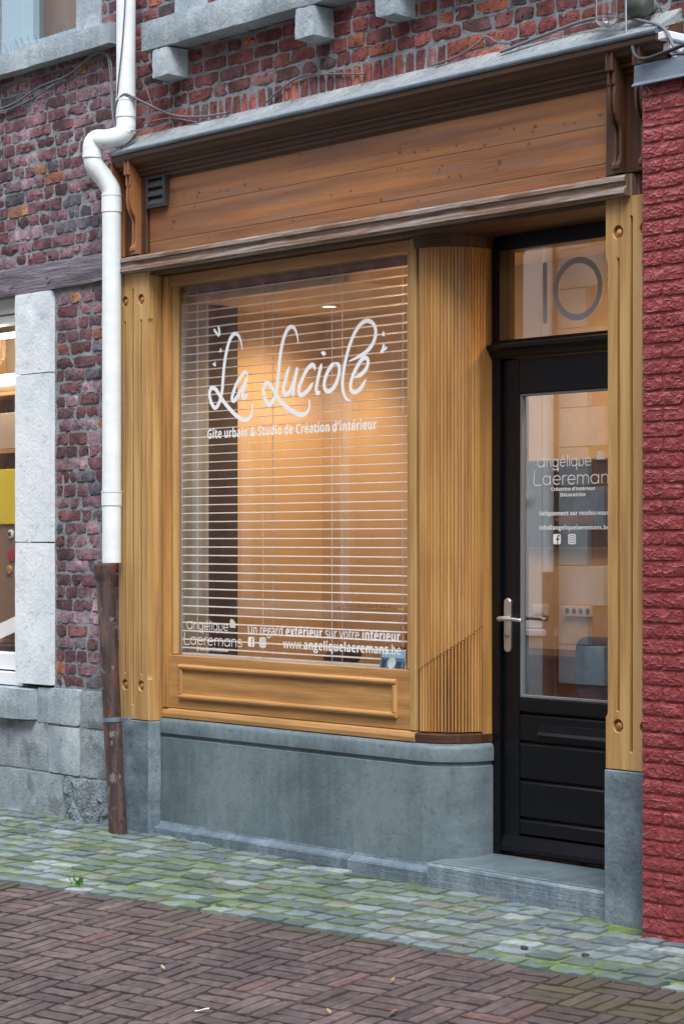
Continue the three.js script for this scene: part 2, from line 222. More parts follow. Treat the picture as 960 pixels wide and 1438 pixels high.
{
  const g = sheet(-150, 150, -80, 120, 60, 60, () => -0.42); planeUV(g, 0, 2, 0, 0); struct('ground', g, M.concrete);
  const pavement = struct('pavement', sheet(-4, 7, -0.5, 1.9, 60, 20, (x, z) => gy(x, z) - 0.001 - (z > kerbZ(x) - 0.02 ? 0.06 : 0)), M.joint);
  const road = struct('road', sheet(-14, 12, 0.3, 7.5, 60, 36, (x, z) => gy(x, z) - 0.013 - (z < kerbZ(x) - 0.02 && x > -3.9 && x < 6.9 ? 0.05 : 0)), M.paverJoint);
  const near = (X, z) => { const dx = X - camera.position.x, dz = z - camera.position.z, zc = -dx * Math.sin(0.859274) - dz * Math.cos(0.859274), xc = dx * Math.cos(0.859274) - dz * Math.sin(0.859274), px = 480 + 3120 * xc / zc, py = 760 + 3120 * (1.5 - gy(X, z)) / zc; return [px > -30 && px < 990 && py < 1460, zc]; };
  // grey setts in rows along the kerb line
  {
    const R = rngOf(77), list = [], ang = -0.1235, pal = [[3, '#a9b4b8'], [2, '#8f9da4'], [2, '#9aa59f'], [1, '#c2c9ca'], [1, '#7c8a92'], [1, '#a8a8a0']].map(([w, h]) => [w, lin(h)]);
    for (let row = 0; row < 13; row++) {
      const depth = 0.100, off = 0.050 + row * (depth + 0.010);
      for (let s = -2.6 + R() * 0.1; s < 6.2;) {
        const len = 0.10 + 0.075 * R(), X = s + len / 2, z = kerbZ(X) - off + (R() - 0.5) * 0.012; s += len + 0.009 + 0.006 * R();
        const front = X < 0.0 ? 0.0 : X < 3.36 ? -0.03 : 0.09; if (z < front || X < -2.4 || X > 5.8) continue;
        const g = block(len, depth * (0.93 + 0.1 * R()), 0.055, R, { nx: 4, ny: 3, rough: 0.0028, inset: 0.003, round: 0.004, skew: 0.0045, corner: 0.002 }); g.rotateX(-Math.PI / 2); g.rotateY(-ang + (R() - 0.5) * 0.09);
        g.rotateZ((R() - 0.5) * 0.02); planeUV(g, 0, 2, X + 1.6, z + 0.2); { const v = 0.54 + 0.26 * R(); tint(g, pick(pal, R).map((q) => q * v), R, 0.05); }; const y = gy(X, z) + 0.007 + (R() - 0.5) * 0.006; const [vis, zc] = near(X, z); list.push({ g, X, y, z, k: vis ? zc : 1e3 + zc });
      }
    }
    list.sort((a, b) => a.k - b.k); const rest = [];
    list.forEach((s, i) => { if (i < 300) mesh('sett', s.g, M.sett, pavement).position.set(s.X, s.y, s.z); else rest.push(s.g.translate(s.X, s.y, s.z)); });
    if (rest.length) { const q = mesh('setts', mergeGeometries(rest), M.sett, pavement); q.userData.kind = 'stuff'; }
  }
  // clay pavers in basket weave, three to a block
  {
    const R = rngOf(99), list = [], ang = -0.135, L = 0.204, c = Math.cos(ang), s = Math.sin(ang), pal = [[3, '#776b68'], [3, '#6e6261'], [2, '#7b6d69'], [0.3, '#806862'], [1, '#675d5d']].map(([w, h]) => [w, lin(h)]);
    for (let a = -24; a < 24; a++) for (let b = -1; b < 16; b++) for (let k = 0; k < 3; k++) {
      const along = mod(a + b, 2) === 0, o = (k - 1) * L / 3, lx = (a + 0.5) * L + (along ? 0 : o) + 2, lz = (b + 0.5) * L + (along ? o : 0) - 0.02, X = 2.0 + (lx - 2) * c - lz * s, z = 0.95 + (lx - 2) * s + lz * c;
      if (z > 3.2 || X < -3 || X > 6 || z < kerbZ(X) - (along ? 0.022 : 0.05)) continue;
      const short = 0, len = L - 0.0055 - Math.max(0, short); if (len < 0.05) continue;
      const g = block(len, L / 3 - 0.0048, 0.03, R, { nx: 4, ny: 2, rough: 0.0009, inset: 0.0035, round: 0.0028, skew: 0.0022 }); g.rotateX(-Math.PI / 2); g.rotateY((along ? 0 : Math.PI / 2) - ang + (R() - 0.5) * 0.02); g.rotateZ((R() - 0.5) * 0.015);
      const zz = z + Math.max(0, short) / 2; planeUV(g, 0, 2, X + 1.6, zz + 0.2); { const v = 1.0 * (0.84 + 0.26 * R()); tint(g, pick(pal, R).map((q) => q * v), R, 0.05); } const slope = -0.04 - 0.044 * clamp(zz, 0, 2.6); g.rotateX(-slope * 1); const y = gy(X, zz) + (R() - 0.5) * 0.004; const [vis, zc] = near(X, zz); list.push({ g, X, y, z: zz, k: vis ? zc : 1e3 + zc });
    }
    list.sort((a, b) => a.k - b.k); const rest = [];
    list.forEach((p, i) => { if (i < 300) mesh('paving_brick', p.g, M.paver, road).position.set(p.X, p.y, p.z); else rest.push(p.g.translate(p.X, p.y, p.z)); });
    const q = mesh('paving_bricks', mergeGeometries(rest), M.paver, road); q.userData.kind = 'stuff';
  }
}

// ---------------------------------------------------------------- brickwork
const HOUSE_PAL = [[5, '#784340'], [4, '#683f40'], [3, '#884e48'], [2, '#935746'], [2, '#5e4244'], [0.7, '#935a46'], [1.2, '#7c5c5e'], [0.8, '#5a4c4c']];
const LEFT_PAL = [[5, '#6a4a51'], [4, '#765962'], [3, '#5a4047'], [2, '#846a72'], [2, '#704a4e'], [0.5, '#8c5c4c'], [1, '#5a5760'], [0.25, '#946a52'], [1.6, '#8c767f']];
function layBricks(parent, x0, x1, y0, y1, zf, { pitch = 0.0678, pal, seed, joint = 0.0085, rough = 0.0035, mat = M.brick, d = 0.03, headers = 0.5, soldier = null, gain = 1.75, opt = {} }) {
  const R = rngOf(seed), P = pal?.map(([w, h]) => [w, lin(h)]); let row = 0;
  const lay = (X, Y, w, h) => { const g = block(w, h, d, R, { nx: w > 0.13 ? 6 : 4, ny: 2, rough, inset: 0.0028, round: 0.005, skew: 0.004, ...opt }); planeUV(g, 0, 1, X + zf * 3 + seed, Y); if (P) { const v = gain * (0.75 + 0.5 * R()); tint(g, pick(P, R).map((q) => q * v), R, 0.16); } mesh('brick', g, mat, parent).position.set(X, Y, zf + (R() - 0.5) * 0.005); };
  for (let y = y0; y + pitch * 0.55 < y1; y += pitch, row++) {
    const hgt = Math.min(pitch, y1 - y) - joint; let x = x0 - (row % 2) * 0.06 - R() * 0.08;
    const tilt = (R() - 0.5) * 0.004;
    while (x < x1 - 0.02) {
      const full = R() < headers ? 0.092 + 0.03 * R() : 0.165 + 0.05 * R(), a = Math.max(x, x0), b = Math.min(x + full, x1); x += full + joint * (0.8 + 0.5 * R());
      if (b - a < 0.03) continue; if (soldier && y < soldier.y1 && a > soldier.x0 && b < soldier.x1) continue;
      lay((a + b) / 2, y + joint / 2 + hgt / 2 + tilt + (R() - 0.5) * 0.004, b - a, hgt * (0.95 + 0.1 * R()));
    }
  }
  if (soldier) for (let x = soldier.x0; x < soldier.x1;) { const w = 0.042 + 0.022 * R(); lay(x + w / 2, soldier.y0 + (soldier.y1 - soldier.y0) / 2 - 0.004, w, soldier.y1 - soldier.y0 - 0.014); x += w + 0.012; }
}

// ---------------------------------------------------------------- house on the far side of the pipe
{
  const h = thing('brick_house', 'weathered purple brick house with white stone window jamb and timber lintel', 'house');
  const wall = mesh('wall', merge([box(-0.64, 0.02, 0.5, 2.86, -0.34, -0.004, 0, 0), box(-1.6, 0.02, 2.86, 4.1, -0.34, -0.004, 0, 0), box(-0.20, 0.02, 4.1, 5.2, -0.34, -0.004, 0, 0), box(-3.0, -1.6, 2.86, 5.2, -0.34, -0.004, 0, 0), box(-3.0, -2.3, -0.1, 2.86, -0.34, -0.004, 0, 0)]), M.mortar, h);
  layBricks(wall, -0.612, 0.0, 0.722, 2.835, 0.004, { pal: LEFT_PAL, seed: 5, headers: 0.62, rough: 0.005 });
  layBricks(wall, -1.36, 0.015, 3.005, 4.075, 0.004, { pal: LEFT_PAL, seed: 6, headers: 0.5, rough: 0.0055 });
  layBricks(wall, -0.185, 0.015, 4.17, 4.45, 0.004, { pal: LEFT_PAL, seed: 7, headers: 0.6 });
  // timber lintel, adzed and split
  { const g = block(1.42, 0.158, 0.2, rngOf(12), { nx: 16, ny: 5, rough: 0.005, inset: 0.004, round: 0.008, skew: 0.006 }); const q = boxUV(g, 0, 0.3, 0.1); q.translate(-0.715, 2.925, 0.026);  mesh('lintel', q, M.beam, h); }
  // dressed jamb, three stones
  const jamb = [[0.727, 1.493], [1.4955, 2.4055], [2.408, 2.846]];
  jamb.forEach(([a, b], i) => { const g = block(0.345, b - a, 0.22, rngOf(20 + i), { nx: 4, ny: 10, rough: 0.0012, inset: 0.0015, round: 0.0015, skew: 0.001, corner: 0.001 }); const q = boxUV(g, 1, i * 0.37, 0.2); q.translate(-0.802, (a + b) / 2, 0.030);  mesh('jamb_stone', q, M.white, h); });
  { const g = block(1.2, 0.172, 0.26, rngOf(31), { nx: 14, ny: 3, rough: 0.003, inset: 0.004, round: 0.008, skew: 0.002 }); const q = boxUV(g, 0); q.translate(-1.372, 0.617, 0.075);  mesh('window_sill', q, M.pale, h); }
  // plinth of dressed stones in three courses
  const pl = [[-0.765, -0.355, 0.520, 0.716, 0.022], [-0.349, -0.002, 0.520, 0.716, 0.020], [-1.36, -0.664, 0.262, 0.525, 0.020], [-0.658, -0.357, 0.262, 0.514, 0.024], [-0.351, -0.002, 0.262, 0.514, 0.021], [-1.36, -0.512, -0.12, 0.256, 0.026]];
  pl.forEach(([a, b, c, d, z], i) => { const g = block(b - a, d - c, 0.12, rngOf(40 + i), { nx: 9, ny: 6, rough: 0.0022, inset: 0.003, round: 0.004, skew: 0.003 }); const q = boxUV(g, 0, i * 0.3, i * 0.17); q.translate((a + b) / 2, (c + d) / 2, z);  mesh('plinth_stone', q, i % 3 ? M.grey : M.pale, h); });
  { const g = block(0.50, 0.376, 0.14, rngOf(49), { nx: 16, ny: 12, rough: 0.011, inset: 0.006, round: 0.014, skew: 0.004 }); const q = boxUV(g, 0); q.translate(-0.254, 0.068, 0.030);  const o = mesh('plinth_stone', q, M.rock, h); o.userData.label = 'rock faced darker stone beside the iron pipe'; }
  mesh('plinth_core', box(-3.0, 0.0, -0.3, 0.70, -0.34, 0.012, 0, 0), M.mortar, h);
  // ground floor window
  const w = mesh('window_frame', merge([box(-2.3, -0.975, 0.705, 0.775, -0.16, -0.02), box(-2.3, -0.975, 0.785, 0.875, -0.17, -0.06), box(-2.3, -0.975, 2.715, 2.755, -0.16, -0.06), box(-2.3, -0.975, 2.765, 2.85, -0.17, -0.05), box(-0.995, -0.975, 0.775, 2.77, -0.17, -0.07)]), M.whitePaint, h);
  mesh('pane', box(-2.3, -0.99, 0.87, 2.72, -0.125, -0.123, 0, 0), M.glass, w);
  // upper window
  { const g = block(2.0, 0.118, 0.3, rngOf(33), { nx: 18, ny: 2, rough: 0.003, inset: 0.004, round: 0.007, skew: 0.002 }); const q = boxUV(g, 0); q.translate(-1.0, 4.112, 0.082);  mesh('window_sill', q, M.pale, h); }
  mesh('jamb_stone', box(-0.41, -0.19, 4.174, 5.2, -0.3, 0.012, 1, 0.006), M.pale, h);
  const uw = mesh('window_frame', merge([box(-1.30, -1.08, 4.20, 5.2, -0.20, -0.09), box(-1.10, -0.41, 4.185, 4.26, -0.20, -0.10)]), std({ color: new THREE.Color(0.34, 0.46, 0.54), roughness: 0.5 }), h);
  mesh('pane', box(-1.08, -0.41, 4.26, 5.2, -0.16, -0.158, 0, 0), M.glass, uw);
  mesh('window_board', box(-1.3, -0.42, 4.168, 4.186, -0.2, -0.05), M.brown, h);
  mesh('curtain', box(-1.3, -0.3, 4.2, 5.2, -0.31, -0.29, 0, 0), std({ color: new THREE.Color(0.30, 0.24, 0.20), roughness: 0.9 }), h);
  // bird spikes on the upper sill
  const sp = thing('bird_spikes', 'thin wire bird spikes along the upper window sill', 'bird spikes');
  const R = rngOf(71), rail = mesh('rail', box(-1.35, -0.44, 4.172, 4.178, 0.0, 0.02), M.cable, sp);
  for (let i = 0; i < 30; i++) { const x = -1.33 + i * 0.03; mesh('spike', tube([[x, 4.175, 0.01], [x + (R() - 0.5) * 0.03, 4.235 + 0.015 * R(), 0.02 + 0.05 * (R() - 0.3)]], 0.0012, 2, 4), M.cable, sp); }
}

// ---------------------------------------------------------------- house over the shopfront
{
  const h = thing('brick_house', 'red brick upper house wall above the wooden shopfront with stone sills on brackets', 'house');
  const wall = mesh('wall', merge([box(0.021, 4.6, 3.30, 5.2, -0.40, -0.054, 0, 0), box(4.6, 7.5, -0.3, 5.2, -0.40, -0.054, 0, 0)]), M.mortar, h);
  layBricks(wall, 0.025, 4.25, 3.545, 4.46, -0.046, { pal: HOUSE_PAL, seed: 61, headers: 0.52, rough: 0.0045, soldier: { x0: 0.42, x1: 2.45, y0: 3.548, y1: 3.68 } });
  for (const [a, b] of [[0.255, 1.78], [1.93, 3.7]]) { const g = block(b - a, 0.152, 0.3, rngOf(90 + a * 10), { nx: 16, ny: 3, rough: 0.0035, inset: 0.004, round: 0.008, skew: 0.003 }); const q = boxUV(g, 0, a, 0.1); q.translate((a + b) / 2, 4.037, 0.075);  mesh('window_sill', q, M.pale, h); }
  for (const x of [0.36, 1.48, 2.035, 3.45]) { const g = block(0.134, 0.145, 0.16, rngOf(95 + x * 7), { nx: 4, ny: 4, rough: 0.0015, inset: 0.004, round: 0.004, skew: 0.004 }); const q = boxUV(g, 1, x, 0.3); q.translate(x + 0.067, 3.886, 0.078);  mesh('bracket_stone', q, M.pale, h); }
  mesh('jamb_stone', box(0.42, 0.66, 4.116, 5.2, -0.3, -0.02, 1, 0.006), M.pale, h); mesh('jamb_stone', box(2.05, 2.3, 4.116, 5.2, -0.3, -0.02, 1, 0.006), M.pale, h);
}

// ---------------------------------------------------------------- red painted house
{
  const h = thing('painted_house', 'red painted wall of rough faced bricks beside the carved pilaster', 'house');
  const wall = mesh('wall', box(3.652, 7.5, -0.3, 3.31, -0.4, 0.128, 0, 0.004), M.redPaint, h);
  const R = rngOf(141); let row = 0;
  for (let y = -0.068; y < 3.27; y += 0.0596, row++) {
    let x = 3.656 - (row % 2 ? 0.0 : 0.105) ;
    while (x < 4.16) { const a = Math.max(x, 3.656), b = x + 0.2045; x = b + 0.0075; if (b - a < 0.02) continue; const hgt = 0.0596 - 0.0085, g = block(b - a, hgt * (0.97 + 0.04 * R()), 0.016, R, { nx: b - a > 0.15 ? 12 : 7, ny: 4, rough: 0.0024, inset: 0.002, round: 0.002, skew: 0.0012 }); planeUV(g, 0, 1, a + row * 0.37, y); mesh('brick', g, M.redBrick, wall).position.set((a + b) / 2, y + 0.0298, 0.135 + (R() - 0.5) * 0.002); }
  }
  // lead apron over the painted wall
  mesh('flashing', prismX([[-0.06, 3.46], [0.05, 3.352], [0.150, 3.338], [0.154, 3.27], [0.168, 3.256], [0.165, 3.252], [0.148, 3.266], [0.13, 3.30], [-0.06, 3.30]], 3.632, 7.5), M.zinc, h);
}

// ---------------------------------------------------------------- shopfront
const shop = thing('shopfront', 'carved wooden shopfront with golden pilasters, curved reeded corner and grey stone plinth', 'shopfront');
const PIL = [[-0.002, 0.273], [3.372, 3.645]];
for (const [a, b] of PIL) {
  const stoneBase = mesh('pilaster_base', box(a - 0.004, b + 0.004, -0.25, 0.59, -0.30, 0.034, 1, 0.006), M.tooled, shop);
  const core = mesh('pilaster', box(a + 0.001, b - 0.001, 0.592, 2.862, -0.30, 0.004, 1, 0.002), M.oakPale, shop);
  // carved face: three stopped flutes and four rosettes cut through a board, edges stop-chamfered
  const s = new THREE.Shape(), n = 0.011, y0 = 0.80, y1 = 2.625, mid = (a + b) / 2, half = (b - a) / 2;
  s.moveTo(a, 0.594); s.lineTo(b, 0.594); s.lineTo(b, y0); s.quadraticCurveTo(b - n, y0 + 0.006, b - n, y0 + 0.03); s.lineTo(b - n, y1 - 0.03); s.quadraticCurveTo(b - n, y1 - 0.006, b, y1); s.lineTo(b, 2.862); s.lineTo(a, 2.862);
  s.lineTo(a, y1); s.quadraticCurveTo(a + n, y1 - 0.006, a + n, y1 - 0.03); s.lineTo(a + n, y0 + 0.03); s.quadraticCurveTo(a + n, y0 + 0.006, a, y0); s.closePath();
  const slot = (x, c, d, r) => { const p = new THREE.Path(); p.moveTo(x - r, c); p.absarc(x, c, r, Math.PI, 0, false); p.lineTo(x + r, d); p.absarc(x, d, r, 0, Math.PI, false); p.closePath(); s.holes.push(p); };
  slot(mid, 0.672, 2.778, 0.0066); slot(mid - 0.070, 0.83, 2.618, 0.0066); slot(mid + 0.070, 0.83, 2.618, 0.0066);
  for (const x of [mid - 0.070, mid + 0.070]) for (const y of [0.767, 2.726]) { const p = new THREE.Path(); p.absarc(x, y, 0.0265, 0, Math.PI * 2, true); s.holes.push(p); }
  const face = mesh('carved_face', prismZ(s, 0.004, 0.030, 1, 0.002), M.oakPale, core);
  for (const x of [mid - 0.070, mid + 0.070]) for (const y of [0.767, 2.726]) mesh('rosette', boxUV(new THREE.LatheGeometry([[0, 0.014], [0.006, 0.0132], [0.012, 0.010], [0.0155, 0.005], [0.0165, 0.0005], [0.0185, 0.0005], [0.0205, 0.004], [0.0235, 0.003], [0.0255, 0]].map(([r, z]) => new THREE.Vector2(r, z)).reverse(), 20).rotateX(Math.PI / 2).translate(x, y, 0.0135), 1), M.oak, core);
}
// stone plinth with a rounded corner towards the door
const RX = 2.19, RZ = -0.25, RR = 0.20;
const outline = (o, x0 = 0.285) => { const p = []; for (let i = 0; i <= 10; i++) p.push([lerp(x0, RX, i / 10), RZ + RR + o]); for (let i = 1; i <= 20; i++) { const t = i / 20 * Math.PI / 2; p.push([RX + (RR + o) * Math.sin(t), RZ + (RR + o) * Math.cos(t)]); } p.push([RX + RR + o, -0.30]); return p; };
mesh('plinth', loftY([[-0.2, outline(0.012)], [0.508, outline(0.012)], [0.512, outline(0.003)], [0.528, outline(0.003)], [0.532, outline(0.016)], [0.584, outline(0.018)], [0.600, outline(0.012)], [0.612, outline(-0.004)]]), M.blue, shop);
for (const [a, b] of [[0.279, 0.905], [0.909, 1.768], [1.772, 2.30]]) mesh('base_stone', prismX([[-0.10, -0.25], [0.002, -0.25], [0.002, 0.052], [-0.003, 0.060], [-0.034, 0.074], [-0.039, 0.088], [-0.10, 0.090]], a, b), M.tooled, shop);
mesh('door_step', prismX([[-0.42, -0.25], [0.001, -0.25], [0.001, 0.084], [-0.004, 0.093], [-0.012, 0.098], [-0.42, 0.119]], 2.302, 3.367), M.tooled, shop);
mesh('step_tread', prismX([[-0.42, 0.1195], [-0.013, 0.0985], [-0.009, 0.0995], [-0.014, 0.1035], [-0.42, 0.1255]], 2.316, 3.366), M.step, shop);
// wooden panel under the window
const panel = mesh('panel', box(0.300, 2.128, 0.660, 0.926, -0.12, -0.056, 0, 0.004), M.oak, shop);
{
  const m = (prof, x0, x1) => prismX(prof, x0, x1), c = (y) => [[-0.058, y - 0.012], [-0.050, y - 0.013], [-0.041, y - 0.007], [-0.039, y], [-0.041, y + 0.007], [-0.050, y + 0.013], [-0.058, y + 0.012]];
  const v = (x) => [[x - 0.012, -0.058], [x - 0.013, -0.050], [x - 0.007, -0.041], [x, -0.039], [x + 0.007, -0.041], [x + 0.013, -0.050], [x + 0.012, -0.058]];
  mesh('moulding', m(c(0.870), 0.424, 2.042), M.oak, panel); mesh('moulding', m(c(0.722), 0.424, 2.042), M.oak, panel); mesh('moulding', prismY(v(0.436), 0.7345, 0.8575), M.oak, panel); mesh('moulding', prismY(v(2.030), 0.7345, 0.8575), M.oak, panel);
}
mesh('bottom_rail', prismX([[-0.12, 0.613], [-0.044, 0.613], [-0.042, 0.632], [-0.050, 0.650], [-0.060, 0.658], [-0.12, 0.658]], 0.284, 2.168), M.oak, shop);
mesh('window_stile', box(0.284, 0.327, 0.660, 2.842, -0.13, -0.046, 1, 0.004), M.oak, shop);
mesh('window_stile', box(0.3285, 0.347, 0.928, 2.80, -0.11, -0.070, 1, 0.005), M.oakPale, shop);
mesh('window_stile', box(2.102, 2.128, 0.928, 2.80, -0.13, -0.060, 1, 0.004), M.oak, shop);
mesh('window_stile', box(2.1295, 2.166, 0.660, 2.842, -0.16, -0.050, 1, 0.004), M.oakPale, shop);
mesh('head_rail', box(0.3285, 2.1285, 2.786, 2.842, -0.13, -0.058, 0, 0.004), M.oak, shop);
// curved corner of staves: flat above, reeded below a rising line
{
  const N = 20, core = mesh('corner_core', prismY([...outline(-0.020, 2.168), [2.168, -0.30]], 0.655, 2.82), M.brown, shop), wd = RR * Math.PI / 2 / N;
  for (let i = 0; i < N; i++) {
    const t = (i + 0.5) / N * Math.PI / 2, yd = 0.937 + 0.187 * (i / (N - 1)), R = rngOf(200 + i), top = 2.80, w = wd - 0.0016, o = (R() - 0.5) * 0.0012;
    const up = box(-w / 2, w / 2, yd, top, -0.016, 0.0 + o, 1, 0.0014), lo = [], rw = w * 0.40; for (let k = 0; k <= 6; k++) { const q = k / 6 * Math.PI; lo.push([-Math.cos(q) * rw, -0.0075 + Math.sin(q) * 0.0075]); } lo.push([rw, -0.018], [-rw, -0.018]);
    const g = merge([up, prismY(lo, 0.662, yd - 0.002), prismY([[-w / 2, -0.018], [w / 2, -0.018], [w / 2, -0.008], [0, -0.001], [-w / 2, -0.008]], yd - 0.002, yd)]); boxUV(g, 1, 0.1, i * wd + (i % 4 === 0 ? 0.03 : 0)); g.rotateY(t); g.translate(RX + RR * Math.sin(t), 0, RZ + RR * Math.cos(t)); mesh('stave', g, M.oak, shop);
  }
  mesh('corner_jamb', box(RX + RR - 0.03, RX + RR + 0.0, 0.613, 2.842, -0.36, -0.2525, 1, 0.003), M.oak, shop);
  mesh('base_ring', loftY([[0.613, outline(0.002, 2.1685)], [0.648, outline(0.004, 2.1685)], [0.656, outline(-0.008, 2.1685)]], 0), M.brown, shop);
  mesh('top_ring', loftY([[2.792, outline(0.002, 2.1685)], [2.803, outline(0.010, 2.1685)], [2.822, outline(0.012, 2.1685)], [2.843, outline(0.020, 2.1685)]], 0), M.brown, shop);
}
// entablature
mesh('soffit', box(0.275, 3.370, 2.8435, 2.861, -0.42, 0.02, 0, 0.002), M.brown, shop);
mesh('shelf_moulding', prismX([[-0.05, 2.862], [0.030, 2.8625], [0.066, 2.8665], [0.072, 2.872], [0.070, 2.888], [0.060, 2.893], [0.056, 2.904], [0.060, 2.914], [0.070, 2.920], [0.071, 2.934], [0.060, 2.944], [0.030, 2.951], [-0.05, 2.956]], -0.004, 3.508), M.weathered, shop);
for (const [a, b] of [[2.957, 3.012], [3.0135, 3.168], [3.1685, 3.345]]) mesh('frieze_board', box(0.241, 3.362, a, b, -0.04, 0.001 + (a > 3.1 ? 0.0005 : 0), 0, 0.0022), M.pine, shop);
for (const [a, b] of [[-0.002, 0.240], [3.363, 3.645]]) {
  mesh('backboard', prismZ(shapeOf([[a, 2.957], [b, 2.957], [b, 3.40], [a, 3.40]]), -0.05, 0.020, 1, 0.004), M.brown, shop);
}
// crown: stepped mouldings under a zinc lip
mesh('bed_moulding', prismX([[-0.05, 3.318], [0.008, 3.3185], [0.012, 3.326], [0.020, 3.330], [0.022, 3.345], [0.032, 3.349], [0.036, 3.366], [0.052, 3.3705], [0.052, 3.384], [-0.05, 3.384]], 0.06, 3.70), M.brown, shop);
mesh('crown', prismX([[-0.05, 3.3855], [0.054, 3.3855], [0.064, 3.396], [0.086, 3.406], [0.096, 3.424], [0.108, 3.430], [0.112, 3.434], [0.112, 3.456], [-0.05, 3.53]], 0.06, 3.708), M.brown, shop);
mesh('zinc_lip', prismX([[0.040, 3.494], [0.104, 3.474], [0.112, 3.481], [0.120, 3.480], [0.125, 3.472], [0.124, 3.464], [0.118, 3.457], [0.1125, 3.4565], [0.040, 3.486]], 0.054, 3.712), M.zinc, shop);
mesh('mortar_fillet', prismX([[-0.055, 3.582], [-0.045, 3.580], [0.0, 3.540], [0.060, 3.507], [0.100, 3.486], [0.100, 3.4765], [0.040, 3.4965], [-0.055, 3.530]], 0.06, 3.70), M.mortar, shop);
for (const x of [0.012, 0.155, 3.434, 3.575]) {
  const w = 0.041, pr = (k) => [[0.018, 3.43], [0.100 - k * 0.3, 3.43], [0.100 - k * 0.3, 3.357], [0.094 - k, 3.353], [0.089 - k, 3.350], [0.089 - k, 3.304], [0.083 - k, 3.296], [0.087 - k, 3.262], [0.087 - k, 3.225], [0.082 - k, 3.190], [0.070 - k, 3.162], [0.056 - k, 3.142], [0.050 - k, 3.120], [0.049 - k, 3.03], [0.052 - k * 0.4, 3.004], [0.064, 2.988], [0.064, 2.975], [0.056, 2.968], [0.056, 2.957], [0.018, 2.957]];
  const c = mesh('corbel', merge([prismX(pr(0), x, x + 0.0125, 1), prismX(pr(0.010), x + 0.0125, x + w - 0.0125, 1), prismX(pr(0), x + w - 0.0125, x + w, 1)]), x < 1 ? M.pine : M.brown, shop);
}
// broken, white painted end of the crown over the painted wall
for (const [a, b, c, d, e, f] of [[3.709, 3.76, 3.43, 3.462, 0.0, 0.105], [3.709, 3.745, 3.392, 3.424, -0.04, 0.075], [3.712, 3.738, 3.33, 3.388, -0.05, 0.03]]) mesh('crown_end', box(a, b, c, d, e, f, 0, 0.006), M.whitePaint, shop);
// panes and lettering
const pane = mesh('window_pane', box(0.330, 2.112, 0.915, 2.795, -0.0935, -0.0905, 0, 0), M.glass, shop);

const bold = await new FontLoader().loadAsync('fonts/droid/droid_sans_bold.typeface.json'), regular = await new FontLoader().loadAsync('fonts/droid/droid_sans_regular.typeface.json');
function writeText(parts, x0, x1, y, cap) {                          // parts: [text, font]; set on one baseline and fitted between x0 and x1
  let x = 0; const list = []; for (const [t, f] of parts) { const g = new THREE.ShapeGeometry(f.generateShapes(t, 1), 4); g.computeBoundingBox(); const adv = [...t].reduce((s, ch) => s + (f.data.glyphs[ch] ?? f.data.glyphs['?']).ha, 0) / f.data.resolution; g.translate(x, 0, 0); x += adv; list.push(g); }
  const g = merge(list); g.computeBoundingBox(); const b = g.boundingBox, H = new THREE.ShapeGeometry(bold.generateShapes('H', 1)); H.computeBoundingBox();
  const sx = (x1 - x0) / (b.max.x - b.min.x), sy = cap / H.boundingBox.max.y; g.translate(-b.min.x, 0, 0); g.scale(sx, sy, 1); g.translate(x0, y, 0); return g;
}
function ribbon(pts, wOf, n = 60, closed = false, lift = 0.0006) {                   // a pen stroke of varying width in the xy plane with round ends
  const c = new THREE.CatmullRomCurve3(pts.map(([x, y]) => new THREE.Vector3(x, y, 0)), closed, 'centripetal'), P = [], I = [];
  for (let i = 0; i <= n; i++) { const t = i / n, p = c.getPointAt(t), d = c.getTangentAt(t), w = wOf(t) / 2; P.push(p.x - d.y * w, p.y + d.x * w, t * lift, p.x + d.y * w, p.y - d.x * w, t * lift); if (i) { const a = (i - 1) * 2; I.push(a, a + 1, a + 2, a + 1, a + 3, a + 2); } }
  if (!closed) for (const t of [0, 1]) { const p = c.getPointAt(t), d = c.getTangentAt(t), r = wOf(t) / 2, b = P.length / 3, a0 = Math.atan2(d.y, d.x) + (t ? -1 : 1) * Math.PI / 2; P.push(p.x, p.y, t * lift); for (let k = 0; k <= 6; k++) P.push(p.x + r * Math.cos(a0 + k * Math.PI / 6), p.y + r * Math.sin(a0 + k * Math.PI / 6), t * lift); for (let k = 0; k < 6; k++) I.push(b, b + 1 + k, b + 2 + k); }
  const g = new THREE.BufferGeometry(); g.setAttribute('position', new THREE.BufferAttribute(new Float32Array(P), 3)); g.setIndex(I); g.computeVertexNormals(); g.setAttribute('uv', new THREE.BufferAttribute(new Float32Array(P.length / 3 * 2), 2)); return g;
}
